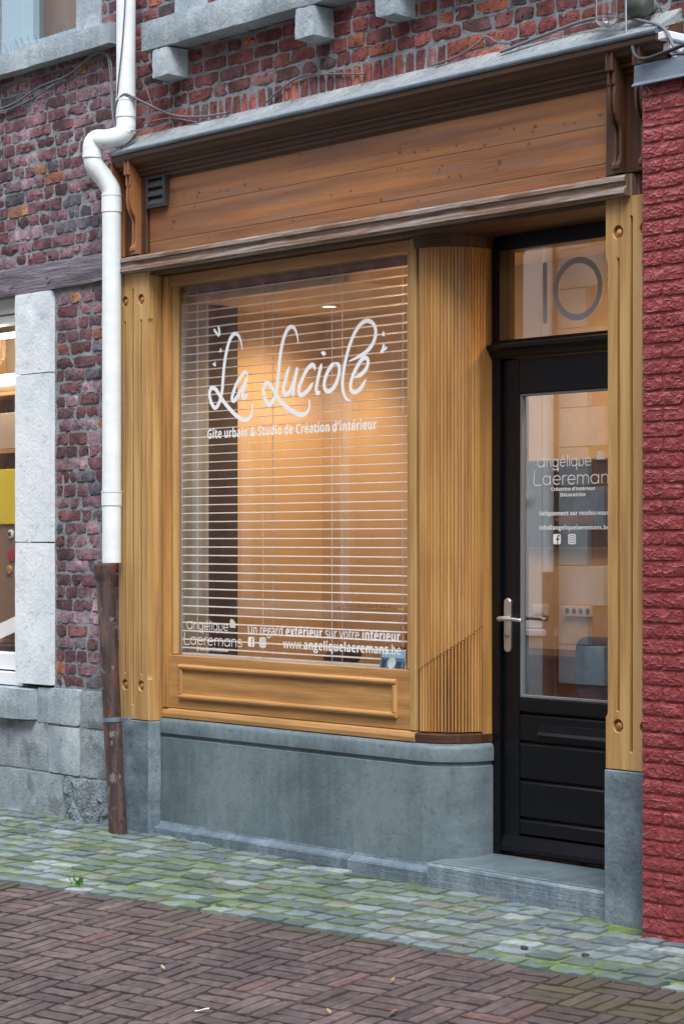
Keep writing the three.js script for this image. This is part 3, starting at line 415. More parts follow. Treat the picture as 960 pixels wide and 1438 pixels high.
// hand lettering, millimetres on the glass: x, y pairs along each pen stroke
const SCRIPT = [
  [22, [880, 2435, 874, 2469, 858, 2499, 829, 2516, 798, 2504, 771, 2466, 752, 2416, 739, 2365, 730, 2299, 722, 2239, 708, 2201, 690, 2173, 666, 2160, 643, 2176, 626, 2207, 621, 2239, 636, 2259, 663, 2256, 693, 2230, 727, 2195, 777, 2154, 833, 2116, 882, 2094, 919, 2092, 946, 2106, 960, 2136, 962, 2165]],
  [22, [925, 2305, 913, 2323, 878, 2307, 839, 2269, 811, 2224, 802, 2196, 816, 2187, 846, 2208, 882, 2246, 913, 2283]], [20, [920, 2299, 907, 2259, 890, 2220, 889, 2197, 905, 2199, 923, 2217]],
  [22, [1309, 2437, 1303, 2469, 1286, 2504, 1261, 2518, 1233, 2510, 1206, 2476, 1186, 2428, 1172, 2374, 1163, 2315, 1155, 2256, 1145, 2212, 1128, 2183, 1107, 2162, 1088, 2155, 1065, 2176, 1049, 2212, 1052, 2244, 1073, 2262, 1096, 2253, 1120, 2228, 1152, 2192, 1194, 2157, 1241, 2129, 1268, 2116, 1301, 2103, 1336, 2097, 1362, 2100, 1379, 2111, 1392, 2136, 1391, 2165]],
  [22, [1246, 2329, 1228, 2302, 1210, 2256, 1200, 2221, 1213, 2199, 1235, 2201, 1260, 2228, 1283, 2269, 1304, 2322]], [22, [1304, 2322, 1289, 2273, 1277, 2225, 1272, 2187]],
  [22, [1431, 2301, 1427, 2322, 1407, 2327, 1371, 2305, 1336, 2262, 1314, 2218, 1318, 2194, 1344, 2192, 1384, 2213, 1417, 2243]], [22, [1481, 2329, 1466, 2293, 1449, 2244, 1442, 2211, 1452, 2193, 1471, 2198]], [34, [1498, 2383, 1494, 2370]],
  [22, [1581, 2327, 1550, 2315, 1517, 2279, 1499, 2236, 1505, 2207, 1530, 2197, 1564, 2211, 1594, 2248, 1608, 2291, 1602, 2317, 1581, 2327]],
  [20, [1678, 2329, 1727, 2341, 1793, 2363, 1838, 2396, 1860, 2438, 1854, 2477, 1822, 2501, 1785, 2504, 1746, 2485, 1708, 2446, 1678, 2396, 1653, 2337, 1637, 2278, 1630, 2229, 1638, 2185, 1661, 2155, 1690, 2145]],
  [21, [1715, 2252, 1760, 2263, 1797, 2288, 1810, 2318, 1797, 2337, 1773, 2334, 1736, 2303, 1703, 2258, 1687, 2216, 1694, 2191, 1719, 2184, 1752, 2195, 1780, 2221, 1793, 2238]],
  [16, [690, 2562, 700, 2537, 702, 2515]], [15, [656, 2550, 679, 2529, 700, 2513]], [9, [712, 2452, 711, 2436]], [9, [722, 2437, 696, 2436]], [9, [666, 2388, 665, 2369]], [9, [648, 2380, 673, 2367]], [9, [1910, 2449, 1918, 2427]], [9, [1899, 2439, 1921, 2428]], [14, [1917, 2391, 1903, 2351]], [14, [1936, 2376, 1892, 2357]],
];
const onGlass = (g, z) => g.translate(0, 0, z);
mesh('lettering', onGlass(merge(SCRIPT.map(([w, f], n) => { const p = []; for (let i = 0; i < f.length; i += 2) p.push([f[i] / 1000, f[i + 1] / 1000]); const long = p.length > 15; return ribbon(p, (t) => w / 1000 * Math.min(1, 0.3 + t * (long ? 6 : 9), 0.35 + (1 - t) * (long ? 7 : 9)), long ? 110 : 36).translate(0, 0, (n % 3) * 0.0007); })), -0.0895), M.vinyl, pane);
mesh('lettering', onGlass(writeText([['Gîte urbain & Studio de Création d\'intérieur', bold]], 0.603, 1.865, 2.009, 0.046), -0.0895), M.vinyl, pane);
mesh('lettering', onGlass(writeText([['Un regard ', regular], ['extérieur', bold], [' sur votre ', regular], ['intérieur', bold]], 0.928, 2.024, 1.050, 0.045), -0.0895), M.vinyl, pane);
mesh('lettering', onGlass(writeText([['www.', regular], ['angeliquelaeremans', bold], ['.be', regular]], 1.196, 2.028, 0.990, 0.043), -0.0895), M.vinyl, pane);
// thin monoline lettering: strokes on a unit grid, x height 1
const arc = (cx, cy, rx, ry, a, b, n = 10) => { const p = []; for (let i = 0; i <= n; i++) { const t = lerp(a, b, i / n) * Math.PI; p.push([cx + rx * Math.cos(t), cy + ry * Math.sin(t)]); } return p; };
const GL = {
  A: [1.35, [arc(0.58, 0.62, 0.52, 0.62, 0, 2, 18), [[1.1, 1.3], [1.1, 0.0]]]], a: [1.12, [arc(0.48, 0.5, 0.42, 0.5, 0, 2, 16), [[0.9, 1], [0.9, 0]]]], n: [0.95, [[[0.12, 1], [0.12, 0]], [[0.12, 0.6], ...arc(0.44, 0.62, 0.32, 0.38, 0.9, 0), [0.76, 0]]]],
  g: [1.1, [arc(0.48, 0.5, 0.4, 0.5, 0, 2, 16), [[0.88, 1], [0.88, -0.1], ...arc(0.48, -0.1, 0.4, 0.35, 0, -0.85)]]], e: [1.02, [[[0.1, 0.52], [0.88, 0.52], ...arc(0.49, 0.5, 0.4, 0.5, 0.02, 1.75, 16)]]], E: [1.02, [[[0.1, 0.52], [0.88, 0.52], ...arc(0.49, 0.5, 0.4, 0.5, 0.02, 1.75, 16)], [[0.45, 1.2], [0.65, 1.45]]]],
  l: [0.35, [[[0.17, 1.55], [0.17, 0]]]], i: [0.35, [[[0.17, 1], [0.17, 0]], [[0.17, 1.3], [0.17, 1.36]]]], q: [1.1, [arc(0.48, 0.5, 0.4, 0.5, 0, 2, 16), [[0.88, 1], [0.88, -0.5]]]], u: [0.95, [[[0.12, 1], [0.12, 0.38], ...arc(0.44, 0.38, 0.32, 0.38, 1, 2), [0.76, 1]]]],
  L: [1.0, [[[0.14, 1.6], [0.14, 0], [0.9, 0]]]], r: [0.6, [[[0.12, 1], [0.12, 0]], [[0.12, 0.55], ...arc(0.44, 0.62, 0.32, 0.38, 0.9, 0.4)]]], m: [1.5, [[[0.12, 1], [0.12, 0]], [[0.12, 0.6], ...arc(0.42, 0.65, 0.3, 0.35, 0.9, 0), [0.72, 0]], [[0.72, 0.6], ...arc(1.02, 0.65, 0.3, 0.35, 0.9, 0), [1.32, 0]]]],
  s: [0.75, [[...arc(0.38, 0.75, 0.28, 0.25, 0.2, 1.4), ...arc(0.38, 0.25, 0.28, 0.25, 0.45, -0.85)]]],
};
function monoline(text, x0, x1, y, xh, lw) {
  let w = 0; for (const ch of text) w += GL[ch][0]; const k = (x1 - x0) / w; let x = x0; const list = [];
  for (const ch of text) { GL[ch][1].forEach((st, n) => list.push(ribbon(st.map(([a, b]) => [x + a * k, y + b * xh]), () => lw, st.length > 3 ? 40 : 12, false, 0.0002).translate(0, 0, n * 0.0003))); x += GL[ch][0] * k; } return merge(list);
}
function icon(kind, x0, y0, s) {
  const rr = (c, h, r) => { const p = new THREE.Shape(), a = c[0] - h, b = c[1] - h, w = 2 * h; p.moveTo(a + r, b); p.lineTo(a + w - r, b); p.quadraticCurveTo(a + w, b, a + w, b + r); p.lineTo(a + w, b + w - r); p.quadraticCurveTo(a + w, b + w, a + w - r, b + w); p.lineTo(a + r, b + w); p.quadraticCurveTo(a, b + w, a, b + w - r); p.lineTo(a, b + r); p.quadraticCurveTo(a, b, a + r, b); return p; };
  const c = [x0 + s / 2, y0 + s / 2], outer = rr(c, s / 2, s * 0.2), ring = (r) => { const p = new THREE.Path(); p.absarc(c[0], c[1], r, 0, Math.PI * 2); return p; }, list = [outer];
  if (kind === 'f') outer.holes.push(new THREE.Path([[0.50, 0.0], [0.66, 0.0], [0.66, 0.40], [0.82, 0.40], [0.85, 0.55], [0.66, 0.55], [0.66, 0.66], [0.70, 0.74], [0.86, 0.74], [0.86, 0.88], [0.64, 0.88], [0.53, 0.80], [0.50, 0.68], [0.50, 0.55], [0.37, 0.55], [0.37, 0.40], [0.50, 0.40]].map(([a, b]) => new THREE.Vector2(x0 + a * s, y0 + 0.02 * s + b * s))));
  else { outer.holes.push(rr(c, s * 0.37, s * 0.14)); const inner = rr(c, s * 0.30, s * 0.10); inner.holes.push(ring(s * 0.21)); list.push(inner); const disc = new THREE.Shape(); disc.absarc(c[0], c[1], s * 0.135, 0, Math.PI * 2); disc.holes.push(ring(s * 0.06)); list.push(disc); }
  return new THREE.ShapeGeometry(list, 8);
}
mesh('lettering', onGlass(merge([monoline('AngElique', 0.432, 0.775, 1.060, 0.030, 0.0038), monoline('Laeremans', 0.408, 0.883, 0.984, 0.036, 0.0038)]), -0.0895), M.vinyl, pane);
mesh('lettering', onGlass(writeText([['Créatrice d\'intérieur', bold]], 0.515, 0.776, 0.956, 0.016), -0.0895), M.vinyl, pane);
mesh('icon', onGlass(merge([icon('f', 0.928, 0.988, 0.048), icon('i', 1.017, 0.988, 0.048)]), -0.0895), M.vinyl, pane);
const logo = (parent, x, y, w, h, z) => { mesh('logo_mark', new THREE.ShapeGeometry(shapeOf([[x, y + h * 0.32], [x + w, y + h * 0.32], [x + w * 0.9, y + h * 0.75], [x + w * 0.35, y + h], [x, y + h * 0.92]])).translate(0, 0, z), std({ color: new THREE.Color(0.72, 0.62, 0.50), roughness: 0.7, side: THREE.DoubleSide }), parent); mesh('logo_mark', new THREE.ShapeGeometry(shapeOf([[x, y], [x + w, y], [x + w, y + h * 0.32], [x, y + h * 0.32]])).translate(0, 0, z), M.dark, parent); };
logo(pane, 0.785, 1.055, 0.045, 0.065, -0.0895);

// ---------------------------------------------------------------- door frame and door
const fr = thing('door_frame', 'black door frame with moulded transom and glazed fanlight', 'door frame');
mesh('jamb', box(2.3905, 2.440, 0.127, 2.842, -0.40, -0.302, 1, 0.004), M.black, fr); mesh('jamb', box(3.322, 3.3715, 0.127, 2.842, -0.40, -0.302, 1, 0.004), M.black, fr);
mesh('head', box(2.4405, 3.3215, 2.777, 2.842, -0.40, -0.304, 0, 0.004), M.black, fr);
mesh('transom', prismX([[-0.40, 2.302], [-0.300, 2.302], [-0.296, 2.312], [-0.288, 2.322], [-0.284, 2.335], [-0.268, 2.345], [-0.266, 2.362], [-0.290, 2.368], [-0.305, 2.384], [-0.40, 2.384]], 2.394, 3.3695), M.black, fr);
const fan = mesh('fanlight_pane', box(2.4405, 3.3215, 2.3845, 2.7765, -0.336, -0.333, 0, 0), M.glass, fr);
{ const one = ribbon([[2.688, 2.455], [2.688, 2.694]], () => 0.026, 8), zero = ribbon(arc(2.882, 2.577, 0.129, 0.122, 0, 2, 24).slice(0, -1), () => 0.027, 96, true); mesh('house_number', onGlass(merge([one, zero]), -0.332), M.frost, fan); }

const door = thing('door', 'black half glazed front door with white lettering and steel handle', 'door');
mesh('stile', box(2.4435, 2.540, 0.134, 2.298, -0.385, -0.322, 1, 0.004), M.black, door); mesh('stile', box(3.225, 3.3185, 0.134, 2.298, -0.385, -0.322, 1, 0.004), M.black, door);
mesh('rail', box(2.5405, 3.2245, 2.146, 2.298, -0.385, -0.3225, 0, 0.004), M.black, door); mesh('rail', box(2.5405, 3.2245, 0.757, 0.816, -0.385, -0.3225, 0, 0.004), M.black, door);
for (const [a, b] of [[0.218, 0.288], [0.294, 0.456], [0.462, 0.622], [0.628, 0.750]]) mesh('board', prismX([[-0.3475, a], [-0.333, a], [-0.328, a + 0.004], [-0.328, b - 0.014], [-0.340, b], [-0.3475, b]], 2.5405, 3.2245), M.black, door);
mesh('core_panel', box(2.5405, 3.2245, 0.217, 0.757, -0.385, -0.348, 0, 0), M.black, door);
mesh('weather_bar', prismX([[-0.385, 0.134], [-0.318, 0.134], [-0.300, 0.142], [-0.300, 0.160], [-0.322, 0.210], [-0.385, 0.217]], 2.447, 3.315), M.black, door);
mesh('letter_flap', prismX([[-0.33, 0.652], [-0.318, 0.652], [-0.312, 0.660], [-0.318, 0.672], [-0.322, 0.704], [-0.33, 0.708]], 2.66, 3.10), M.black, door);
const bead = mesh('glazing_bead', merge([box(2.541, 2.552, 0.817, 2.145, -0.350, -0.328, 1, 0.002), box(3.214, 3.2245, 0.817, 2.145, -0.350, -0.328, 1, 0.002), box(2.5525, 3.2135, 0.817, 0.829, -0.350, -0.328, 0, 0.002), box(2.5525, 3.2135, 2.134, 2.145, -0.350, -0.328, 0, 0.002)]), M.gasket, door);
const dp = mesh('door_pane', box(2.545, 3.222, 0.82, 2.142, -0.343, -0.340, 0, 0), M.doubleGlass, door);
{
  const z = -0.339, t = (p, a, b, y, c, m = M.vinyl) => mesh('lettering', onGlass(writeText(p, a, b, y, c), z), m, dp);
  mesh('lettering', onGlass(merge([monoline('AngElique', 2.634, 2.955, 1.822, 0.032, 0.0034), monoline('Laeremans', 2.612, 3.098, 1.745, 0.038, 0.0034)]), z), M.vinyl, dp);
  t([['Créatrice d\'intérieur', bold]], 2.718, 2.976, 1.717, 0.0155); t([['Décoratrice', bold]], 2.773, 2.919, 1.692, 0.0155); t([['Uniquement sur rendez-vous', bold]], 2.648, 3.052, 1.611, 0.019);
  t([['+32(0)478/236830', bold]], 2.739, 2.964, 1.586, 0.0155, M.orangeVinyl); t([['info@angeliquelaeremans.be', bold]], 2.648, 3.054, 1.550, 0.019);
  mesh('icon', onGlass(merge([icon('f', 2.731, 1.487, 0.044), icon('i', 2.819, 1.487, 0.044)]), z), M.vinyl, dp); logo(dp, 2.985, 1.828, 0.045, 0.055, z);
}
{
  const hd = mesh('handle', prismZ((() => { const s = new THREE.Shape(); s.moveTo(2.456, 1.033); s.absarc(2.477, 1.033, 0.021, Math.PI, 0, false); s.lineTo(2.498, 1.229); s.absarc(2.477, 1.229, 0.021, 0, Math.PI, false); s.closePath(); return s; })(), -0.3225, -0.311, 1, 0.003), M.steel, door);
  mesh('lever', merge([cyl(0.011, 0.011, 0.05, 0, 0, 0, 16).rotateX(Math.PI / 2).translate(2.477, 1.160, -0.288), tube([[2.468, 1.160, -0.268], [2.50, 1.160, -0.264], [2.56, 1.159, -0.266], [2.598, 1.156, -0.270]], 0.0085, 16, 10), new THREE.SphereGeometry(0.0085, 10, 8).translate(2.468, 1.160, -0.268), new THREE.SphereGeometry(0.0085, 10, 8).translate(2.598, 1.156, -0.270)]), M.steel, hd);
  mesh('lock', cyl(0.0085, 0.0085, 0.012, 0, 0, 0, 14).rotateX(Math.PI / 2).translate(2.477, 1.086, -0.306), M.gasket, hd);
  mesh('inner_lever', merge([tube([[2.477, 1.160, -0.385], [2.477, 1.160, -0.43], [2.53, 1.160, -0.44], [2.60, 1.156, -0.438]], 0.008, 16, 8)]), M.steel, hd);
}

// ---------------------------------------------------------------- rooms behind the glass
struct('interior_wall', merge([box(-0.02, 0.15, 0.0, 2.95, -1.5, -0.32, 0, 0)]), M.plaster);
struct('interior_wall', box(0.1505, 3.9, 0.0, 2.95, -1.5, -1.22, 0, 0), M.plaster);
struct('interior_wall', box(3.45, 3.9, 0.0, 2.95, -1.2195, -0.42, 0, 0), M.plaster);
struct('interior_ceiling', merge([box(0.1505, 1.55, 2.715, 3.0, -1.2195, -0.43, 0, 0), box(1.55, 3.4495, 2.862, 3.0, -1.2195, -0.421, 0, 0), box(0.1505, 1.55, 2.715, 3.0, -0.43, -0.192, 0, 0), box(1.55, 2.385, 2.862, 3.0, -0.421, -0.192, 0, 0)]), M.plaster);
struct('interior_floor', box(0.1505, 3.4495, -0.1, 0.12, -1.2195, -0.4005, 0, 0), M.floor);
struct('interior_floor', box(0.1505, 2.36, 0.60, 0.612, -0.42, -0.31, 0, 0), M.floor);
single('window_reveal', box(0.262, 0.3275, 0.62, 2.714, -0.31, -0.1325, 1, 0.002), std({ color: new THREE.Color(0.30, 0.36, 0.41), roughness: 0.6 }), 'grey painted board lining the window recess beside the blind', 'reveal');
single('dark_post', box(0.2, 0.325, 0.62, 2.714, -0.50, -0.312, 1, 0.004), M.dark, 'tall dark grey post inside the window behind the blind', 'post');
single('window_board', box(0.335, 2.10, 0.875, 0.914, -0.42, -0.1305, 0, 0.004), M.oak, 'wooden board inside the window under the blind', 'shelf');

const WARM = new THREE.Color(1, 0.58, 0.25);
function downlight(x, y, z, cd, label, aim = [0, -2, 0], cone = 1.35) {
  const d = thing('downlight', label, 'light', 'ceiling downlights'); d.position.set(x, y, z);
  mesh('housing', new THREE.LatheGeometry([[0.036, 0.0], [0.047, 0.0], [0.05, 0.003], [0.05, 0.0095], [0.036, 0.0095]].map(([r, q]) => new THREE.Vector2(r, q)), 24), M.whitePaint, d);
  mesh('lamp', new THREE.CylinderGeometry(0.035, 0.035, 0.004, 20).translate(0, 0.0065, 0), new THREE.MeshStandardMaterial({ color: 0x000000, emissive: new THREE.Color(1, 0.84, 0.6), emissiveIntensity: 3 }), d);
  const s = new THREE.SpotLight(WARM, cd, 8, cone, 0.8, 2); s.position.set(0, -0.006, 0); s.target.position.set(...aim); s.castShadow = true; s.shadow.radius = 2; d.add(s, s.target);
}
downlight(0.70, 2.705, -0.80, 2.3, 'lit round ceiling downlight seen through the blind', [-0.75, -2, 0.1], 1.05);
downlight(2.06, 2.852, -0.36, 2.2, 'lit round ceiling downlight hidden behind the curved wooden corner');
downlight(2.88, 2.852, -0.66, 2.6, 'lit round ceiling downlight behind the door', [0, -2, -0.4], 1.5);

// venetian blind
{
  const b = thing('venetian_blind', 'white venetian blind with open slats behind the shop window', 'blind');
  mesh('headrail', box(0.332, 2.026, 2.752, 2.79, -0.185, -0.125, 0, 0.003), M.brown, b);
  const prof = []; for (let i = 0; i <= 6; i++) { const t = i / 6 * 2 - 1; prof.push([-0.155 + t * 0.025, 0.0032 * (1 - t * t) - t * 0.0012]); } for (let i = 6; i >= 0; i--) { const t = i / 6 * 2 - 1; prof.push([-0.155 + t * 0.025, 0.0032 * (1 - t * t) - 0.0014 - t * 0.0012]); }
  const R = rngOf(321);
  const slat = prismX(prof, 0.335, 2.024);
  for (let y = 0.962; y < 2.745; y += 0.0424) { const s = mesh('slat', slat, M.blind, b); s.position.set(0, y + (R() - 0.5) * 0.0015, 0); s.rotation.z = (R() - 0.5) * 0.0012; }
  mesh('bottom_rail', box(0.335, 2.024, 0.922, 0.936, -0.18, -0.13, 0, 0.003), M.blind, b);
  for (const x of [0.47, 0.995, 1.51, 2.0]) { mesh('ladder_cord', merge([cyl(0.0012, 0.0012, 1.83, x, 1.845, -0.128, 6), cyl(0.0012, 0.0012, 1.83, x + 0.012, 1.845, -0.182, 6)]), M.cord, b); mesh('lift_cord', cyl(0.001, 0.001, 1.83, x + 0.04, 1.845, -0.155, 6), M.cord, b); }
}
// furniture glimpsed inside
{
  const r = thing('radiator', 'cream panel radiator with top grille on the back wall', 'radiator'); mesh('panel', box(0.36, 0.86, 0.55, 1.15, -1.19, -1.14, 0, 0.01), M.plaster, r); mesh('grille', merge(Array.from({ length: 16 }, (_, i) => box(0.375 + i * 0.03, 0.390 + i * 0.03, 1.1505, 1.172, -1.195, -1.135, 0, 0.002))), M.plaster, r);
  const s = thing('socket_strip', 'strip of four wall sockets above the desk', 'socket'); mesh('plate', box(1.97, 2.148, 1.138, 1.19, -1.2195, -1.205, 0, 0.003), M.whitePaint, s); for (let i = 0; i < 4; i++) mesh('socket', cyl(0.014, 0.014, 0.003, 0, 0, 0, 16).rotateX(Math.PI / 2).translate(1.994 + i * 0.044, 1.164, -1.2035), M.gasket, s);
  const w = thing('light_switch', 'pale wall switch plate beside the socket strip', 'switch'); mesh('plate', box(1.755, 1.856, 1.138, 1.19, -1.2195, -1.207, 0, 0.003), M.whitePaint, w); mesh('rocker', box(1.775, 1.835, 1.148, 1.18, -1.2065, -1.201, 0, 0.002), M.whitePaint, w);
  const k = thing('wall_board', 'large dark board hung on the wall behind the door', 'board'); mesh('board', box(1.45, 2.75, 1.47, 1.885, -1.2195, -1.195, 0, 0.002), M.dark, k); mesh('board_edge', merge([box(1.45, 2.75, 1.885, 1.893, -1.2195, -1.19, 0, 0.001), box(1.45, 2.75, 1.462, 1.47, -1.2195, -1.19, 0, 0.001)]), M.gasket, k);
  const t = thing('desk', 'wooden desk against the back wall seen through the door', 'desk'); mesh('desk_top', box(1.2, 2.5, 0.95, 0.975, -1.2190, -0.80, 0, 0.004), M.brown, t); for (const x of [1.24, 2.42]) for (const z of [-1.18, -0.86]) mesh('leg', box(x, x + 0.04, 0.121, 0.949, z, z + 0.04, 1, 0.003), M.brown, t);
  const c = thing('chair', 'dark blue chair standing at the desk behind the door', 'chair'), cm = std({ color: new THREE.Color(0.03, 0.045, 0.07), roughness: 0.8 });
  const cb = new RoundedBoxGeometry(0.40, 0.30, 0.13, 5, 0.06).scale(1, 1, 0.3), cp = cb.attributes.position; for (let i = 0; i < cp.count; i++) { const x = cp.getX(i); cp.setZ(i, cp.getZ(i) + x * x * 0.5); } cb.computeVertexNormals(); mesh('backrest', cb.translate(2.82, 0.93, -0.62), cm, c); mesh('seat', new RoundedBoxGeometry(0.42, 0.05, 0.40, 3, 0.02).translate(2.82, 0.60, -0.80), cm, c);
  for (const [x, z] of [[2.65, -0.64], [2.99, -0.64], [2.65, -0.96], [2.99, -0.96]]) mesh('leg', cyl(0.014, 0.011, 0.46, x, 0.351, z, 10), M.steel, c); for (const x of [2.69, 2.95]) mesh('back_post', tube([[x, 0.59, -0.63], [x, 0.80, -0.63]], 0.011, 4, 8), M.steel, c);
  // a leaflet stood against the frame, and a dark bag on the board
  const cv = document.createElement('canvas'); cv.width = 128; cv.height = 96; const q = cv.getContext('2d'); q.fillStyle = '#4c7fa6'; q.fillRect(0, 0, 128, 96); q.fillStyle = '#9cc0d6'; q.fillRect(0, 0, 128, 34); q.fillStyle = '#20344a'; q.fillRect(8, 46, 24, 44); q.fillRect(88, 52, 30, 40); q.fillStyle = '#cfe0ea'; q.beginPath(); q.ellipse(62, 60, 22, 30, 0, 0, 7); q.fill(); const ct = new THREE.CanvasTexture(cv); ct.colorSpace = THREE.SRGBColorSpace;
  const l = thing('leaflet', 'small folded leaflet with a blue picture leaning in the window corner', 'leaflet'); mesh('cover', new THREE.BoxGeometry(0.155, 0.085, 0.002).rotateX(-0.25).translate(1.945, 0.9605, -0.115), std({ map: ct, roughness: 0.5 }), l); mesh('back_page', new THREE.BoxGeometry(0.05, 0.10, 0.002).rotateY(-0.9).translate(2.04, 0.966, -0.112), M.whitePaint, l);
  const bag = new THREE.SphereGeometry(1, 20, 12); bag.scale(0.12, 0.045, 0.06); const bp = bag.attributes.position; for (let i = 0; i < bp.count; i++) { const x = bp.getX(i), y = bp.getY(i); bp.setXYZ(i, x + 0.03 * y / 0.045, y * (1 + 0.35 * Math.sin(x * 30)), bp.getZ(i)); } bag.computeVertexNormals(); single('cloth_bag', bag.translate(1.42, 0.951, -0.27), M.dark, 'small black cloth bag lying on the window board', 'bag');
}
// the neighbour's room
{
  struct('interior_wall', box(-3.0, -0.66, 0.5, 3.0, -1.3, -1.0, 0, 0), M.plaster); struct('interior_wall', box(-0.98, -0.66, 0.7, 3.0, -0.999, -0.18, 0, 0), M.plaster); struct('interior_wall', box(-3.2, -3.0, 0.5, 3.0, -1.3, -0.1, 0, 0), M.plaster); struct('interior_ceiling', box(-3.0, -0.98, 2.86, 2.99, -0.999, -0.345, 0, 0), M.plaster); struct('interior_floor', box(-3.0, -0.98, 0.5, 0.72, -0.999, -0.18, 0, 0), M.floor);
  const g = 'goods on the neighbour\'s window shelves';
  const sh = thing('shelf_unit', 'pale wooden shelf unit behind the neighbouring window', 'shelves'); for (const y of [0.90, 2.02, 2.36]) mesh('shelf', box(-2.3, -1.35, y, y + 0.022, -0.75, -0.45, 0, 0.002), M.oakPale, sh); mesh('side', box(-1.35, -1.33, 0.721, 2.75, -0.75, -0.45, 1, 0.002), M.oakPale, sh); mesh('side', box(-2.32, -2.3, 0.721, 2.75, -0.75, -0.45, 1, 0.002), M.oakPale, sh); mesh('back', box(-2.3, -1.35, 0.721, 2.75, -0.77, -0.751, 1, 0), std({ color: new THREE.Color(0.32, 0.25, 0.18), roughness: 0.8 }), sh);
  const tl = thing('strip_light', 'lit strip light above the neighbour\'s shelves', 'light'); mesh('tube', box(-2.2, -1.4, 2.70, 2.735, -0.50, -0.46, 0, 0.01), new THREE.MeshStandardMaterial({ color: 0x000000, emissive: new THREE.Color(1, 0.93, 0.8), emissiveIntensity: 1.3 }), tl); const pl = new THREE.PointLight(new THREE.Color(1, 0.86, 0.66), 0.55, 6, 2); pl.position.set(-1.8, 2.62, -0.30); pl.castShadow = true; pl.shadow.radius = 6; tl.add(pl);
  single('fabric_roll', tube([[-2.25, 2.45, -0.52], [-1.8, 2.44, -0.50], [-1.4, 2.46, -0.52]], 0.055, 16, 14), M.whitePaint, 'white roll of fabric on the top shelf', 'fabric', g);
  single('storage_box', box(-2.2, -1.62, 2.045, 2.26, -0.72, -0.47, 0, 0.006), std({ color: new THREE.Color(0.42, 0.32, 0.24), roughness: 0.8 }), 'beige storage box on the shelf above the yellow cloth', 'box', g);
  single('yellow_cloth', box(-2.2, -1.55, 1.60, 1.925, -0.47, -0.45, 0, 0.004), std({ color: new THREE.Color(0.72, 0.55, 0.03), roughness: 0.8 }), 'bright yellow ribbed cloth hanging from the shelf', 'cloth', g);
  const bd = single('display_board', box(-2.2, -1.5, 0.925, 1.595, -0.485, -0.465, 0, 0.003), std({ color: new THREE.Color(0.22, 0.14, 0.09), roughness: 0.8 }), 'brown display board under the yellow cloth', 'board', g);
  const disc = (r0, r1, x, y, m, nm, lb) => single(nm, new THREE.LatheGeometry([[0.002, 0.008], [r0, 0.008], [r0, 0.014], [r1, 0.012], [r1, 0]].map(([a, b]) => new THREE.Vector2(a, b)).reverse(), 22).rotateX(Math.PI / 2).translate(x, y, -0.464), m, lb, 'reel', g);
  disc(0.014, 0.026, -1.785, 1.542, M.whitePaint, 'thread_reel', 'white reel with dark core on the display board'); single('reel_core', cyl(0.013, 0.013, 0.01, 0, 0, 0, 16).rotateX(Math.PI / 2).translate(-1.785, 1.542, -0.450), M.dark, 'dark round core in the white reel', 'reel', g); disc(0.006, 0.026, -1.800, 1.332, M.oakPale, 'wooden_disc', 'small wooden disc on the display board');
  single('red_pennant', new THREE.ExtrudeGeometry(shapeOf([[-1.83, 1.42], [-1.76, 1.46], [-1.74, 1.39], [-1.80, 1.38]]), { depth: 0.006, bevelEnabled: false }).translate(0, 0, -0.463), std({ color: new THREE.Color(0.36, 0.03, 0.06), roughness: 0.8 }), 'dark red felt scrap pinned to the display board', 'felt', g);
  single('picture_card', new THREE.BoxGeometry(0.20, 0.11, 0.004).rotateZ(0.35).rotateX(-0.4).translate(-1.72, 0.995, -0.40), M.whitePaint, 'white card leaning at the foot of the display board', 'card', g); single('black_case', box(-2.1, -1.55, 0.72, 0.90, -0.44, -0.30, 0, 0.012), M.dark, 'black case on the floor of the neighbouring window', 'case', g);
}

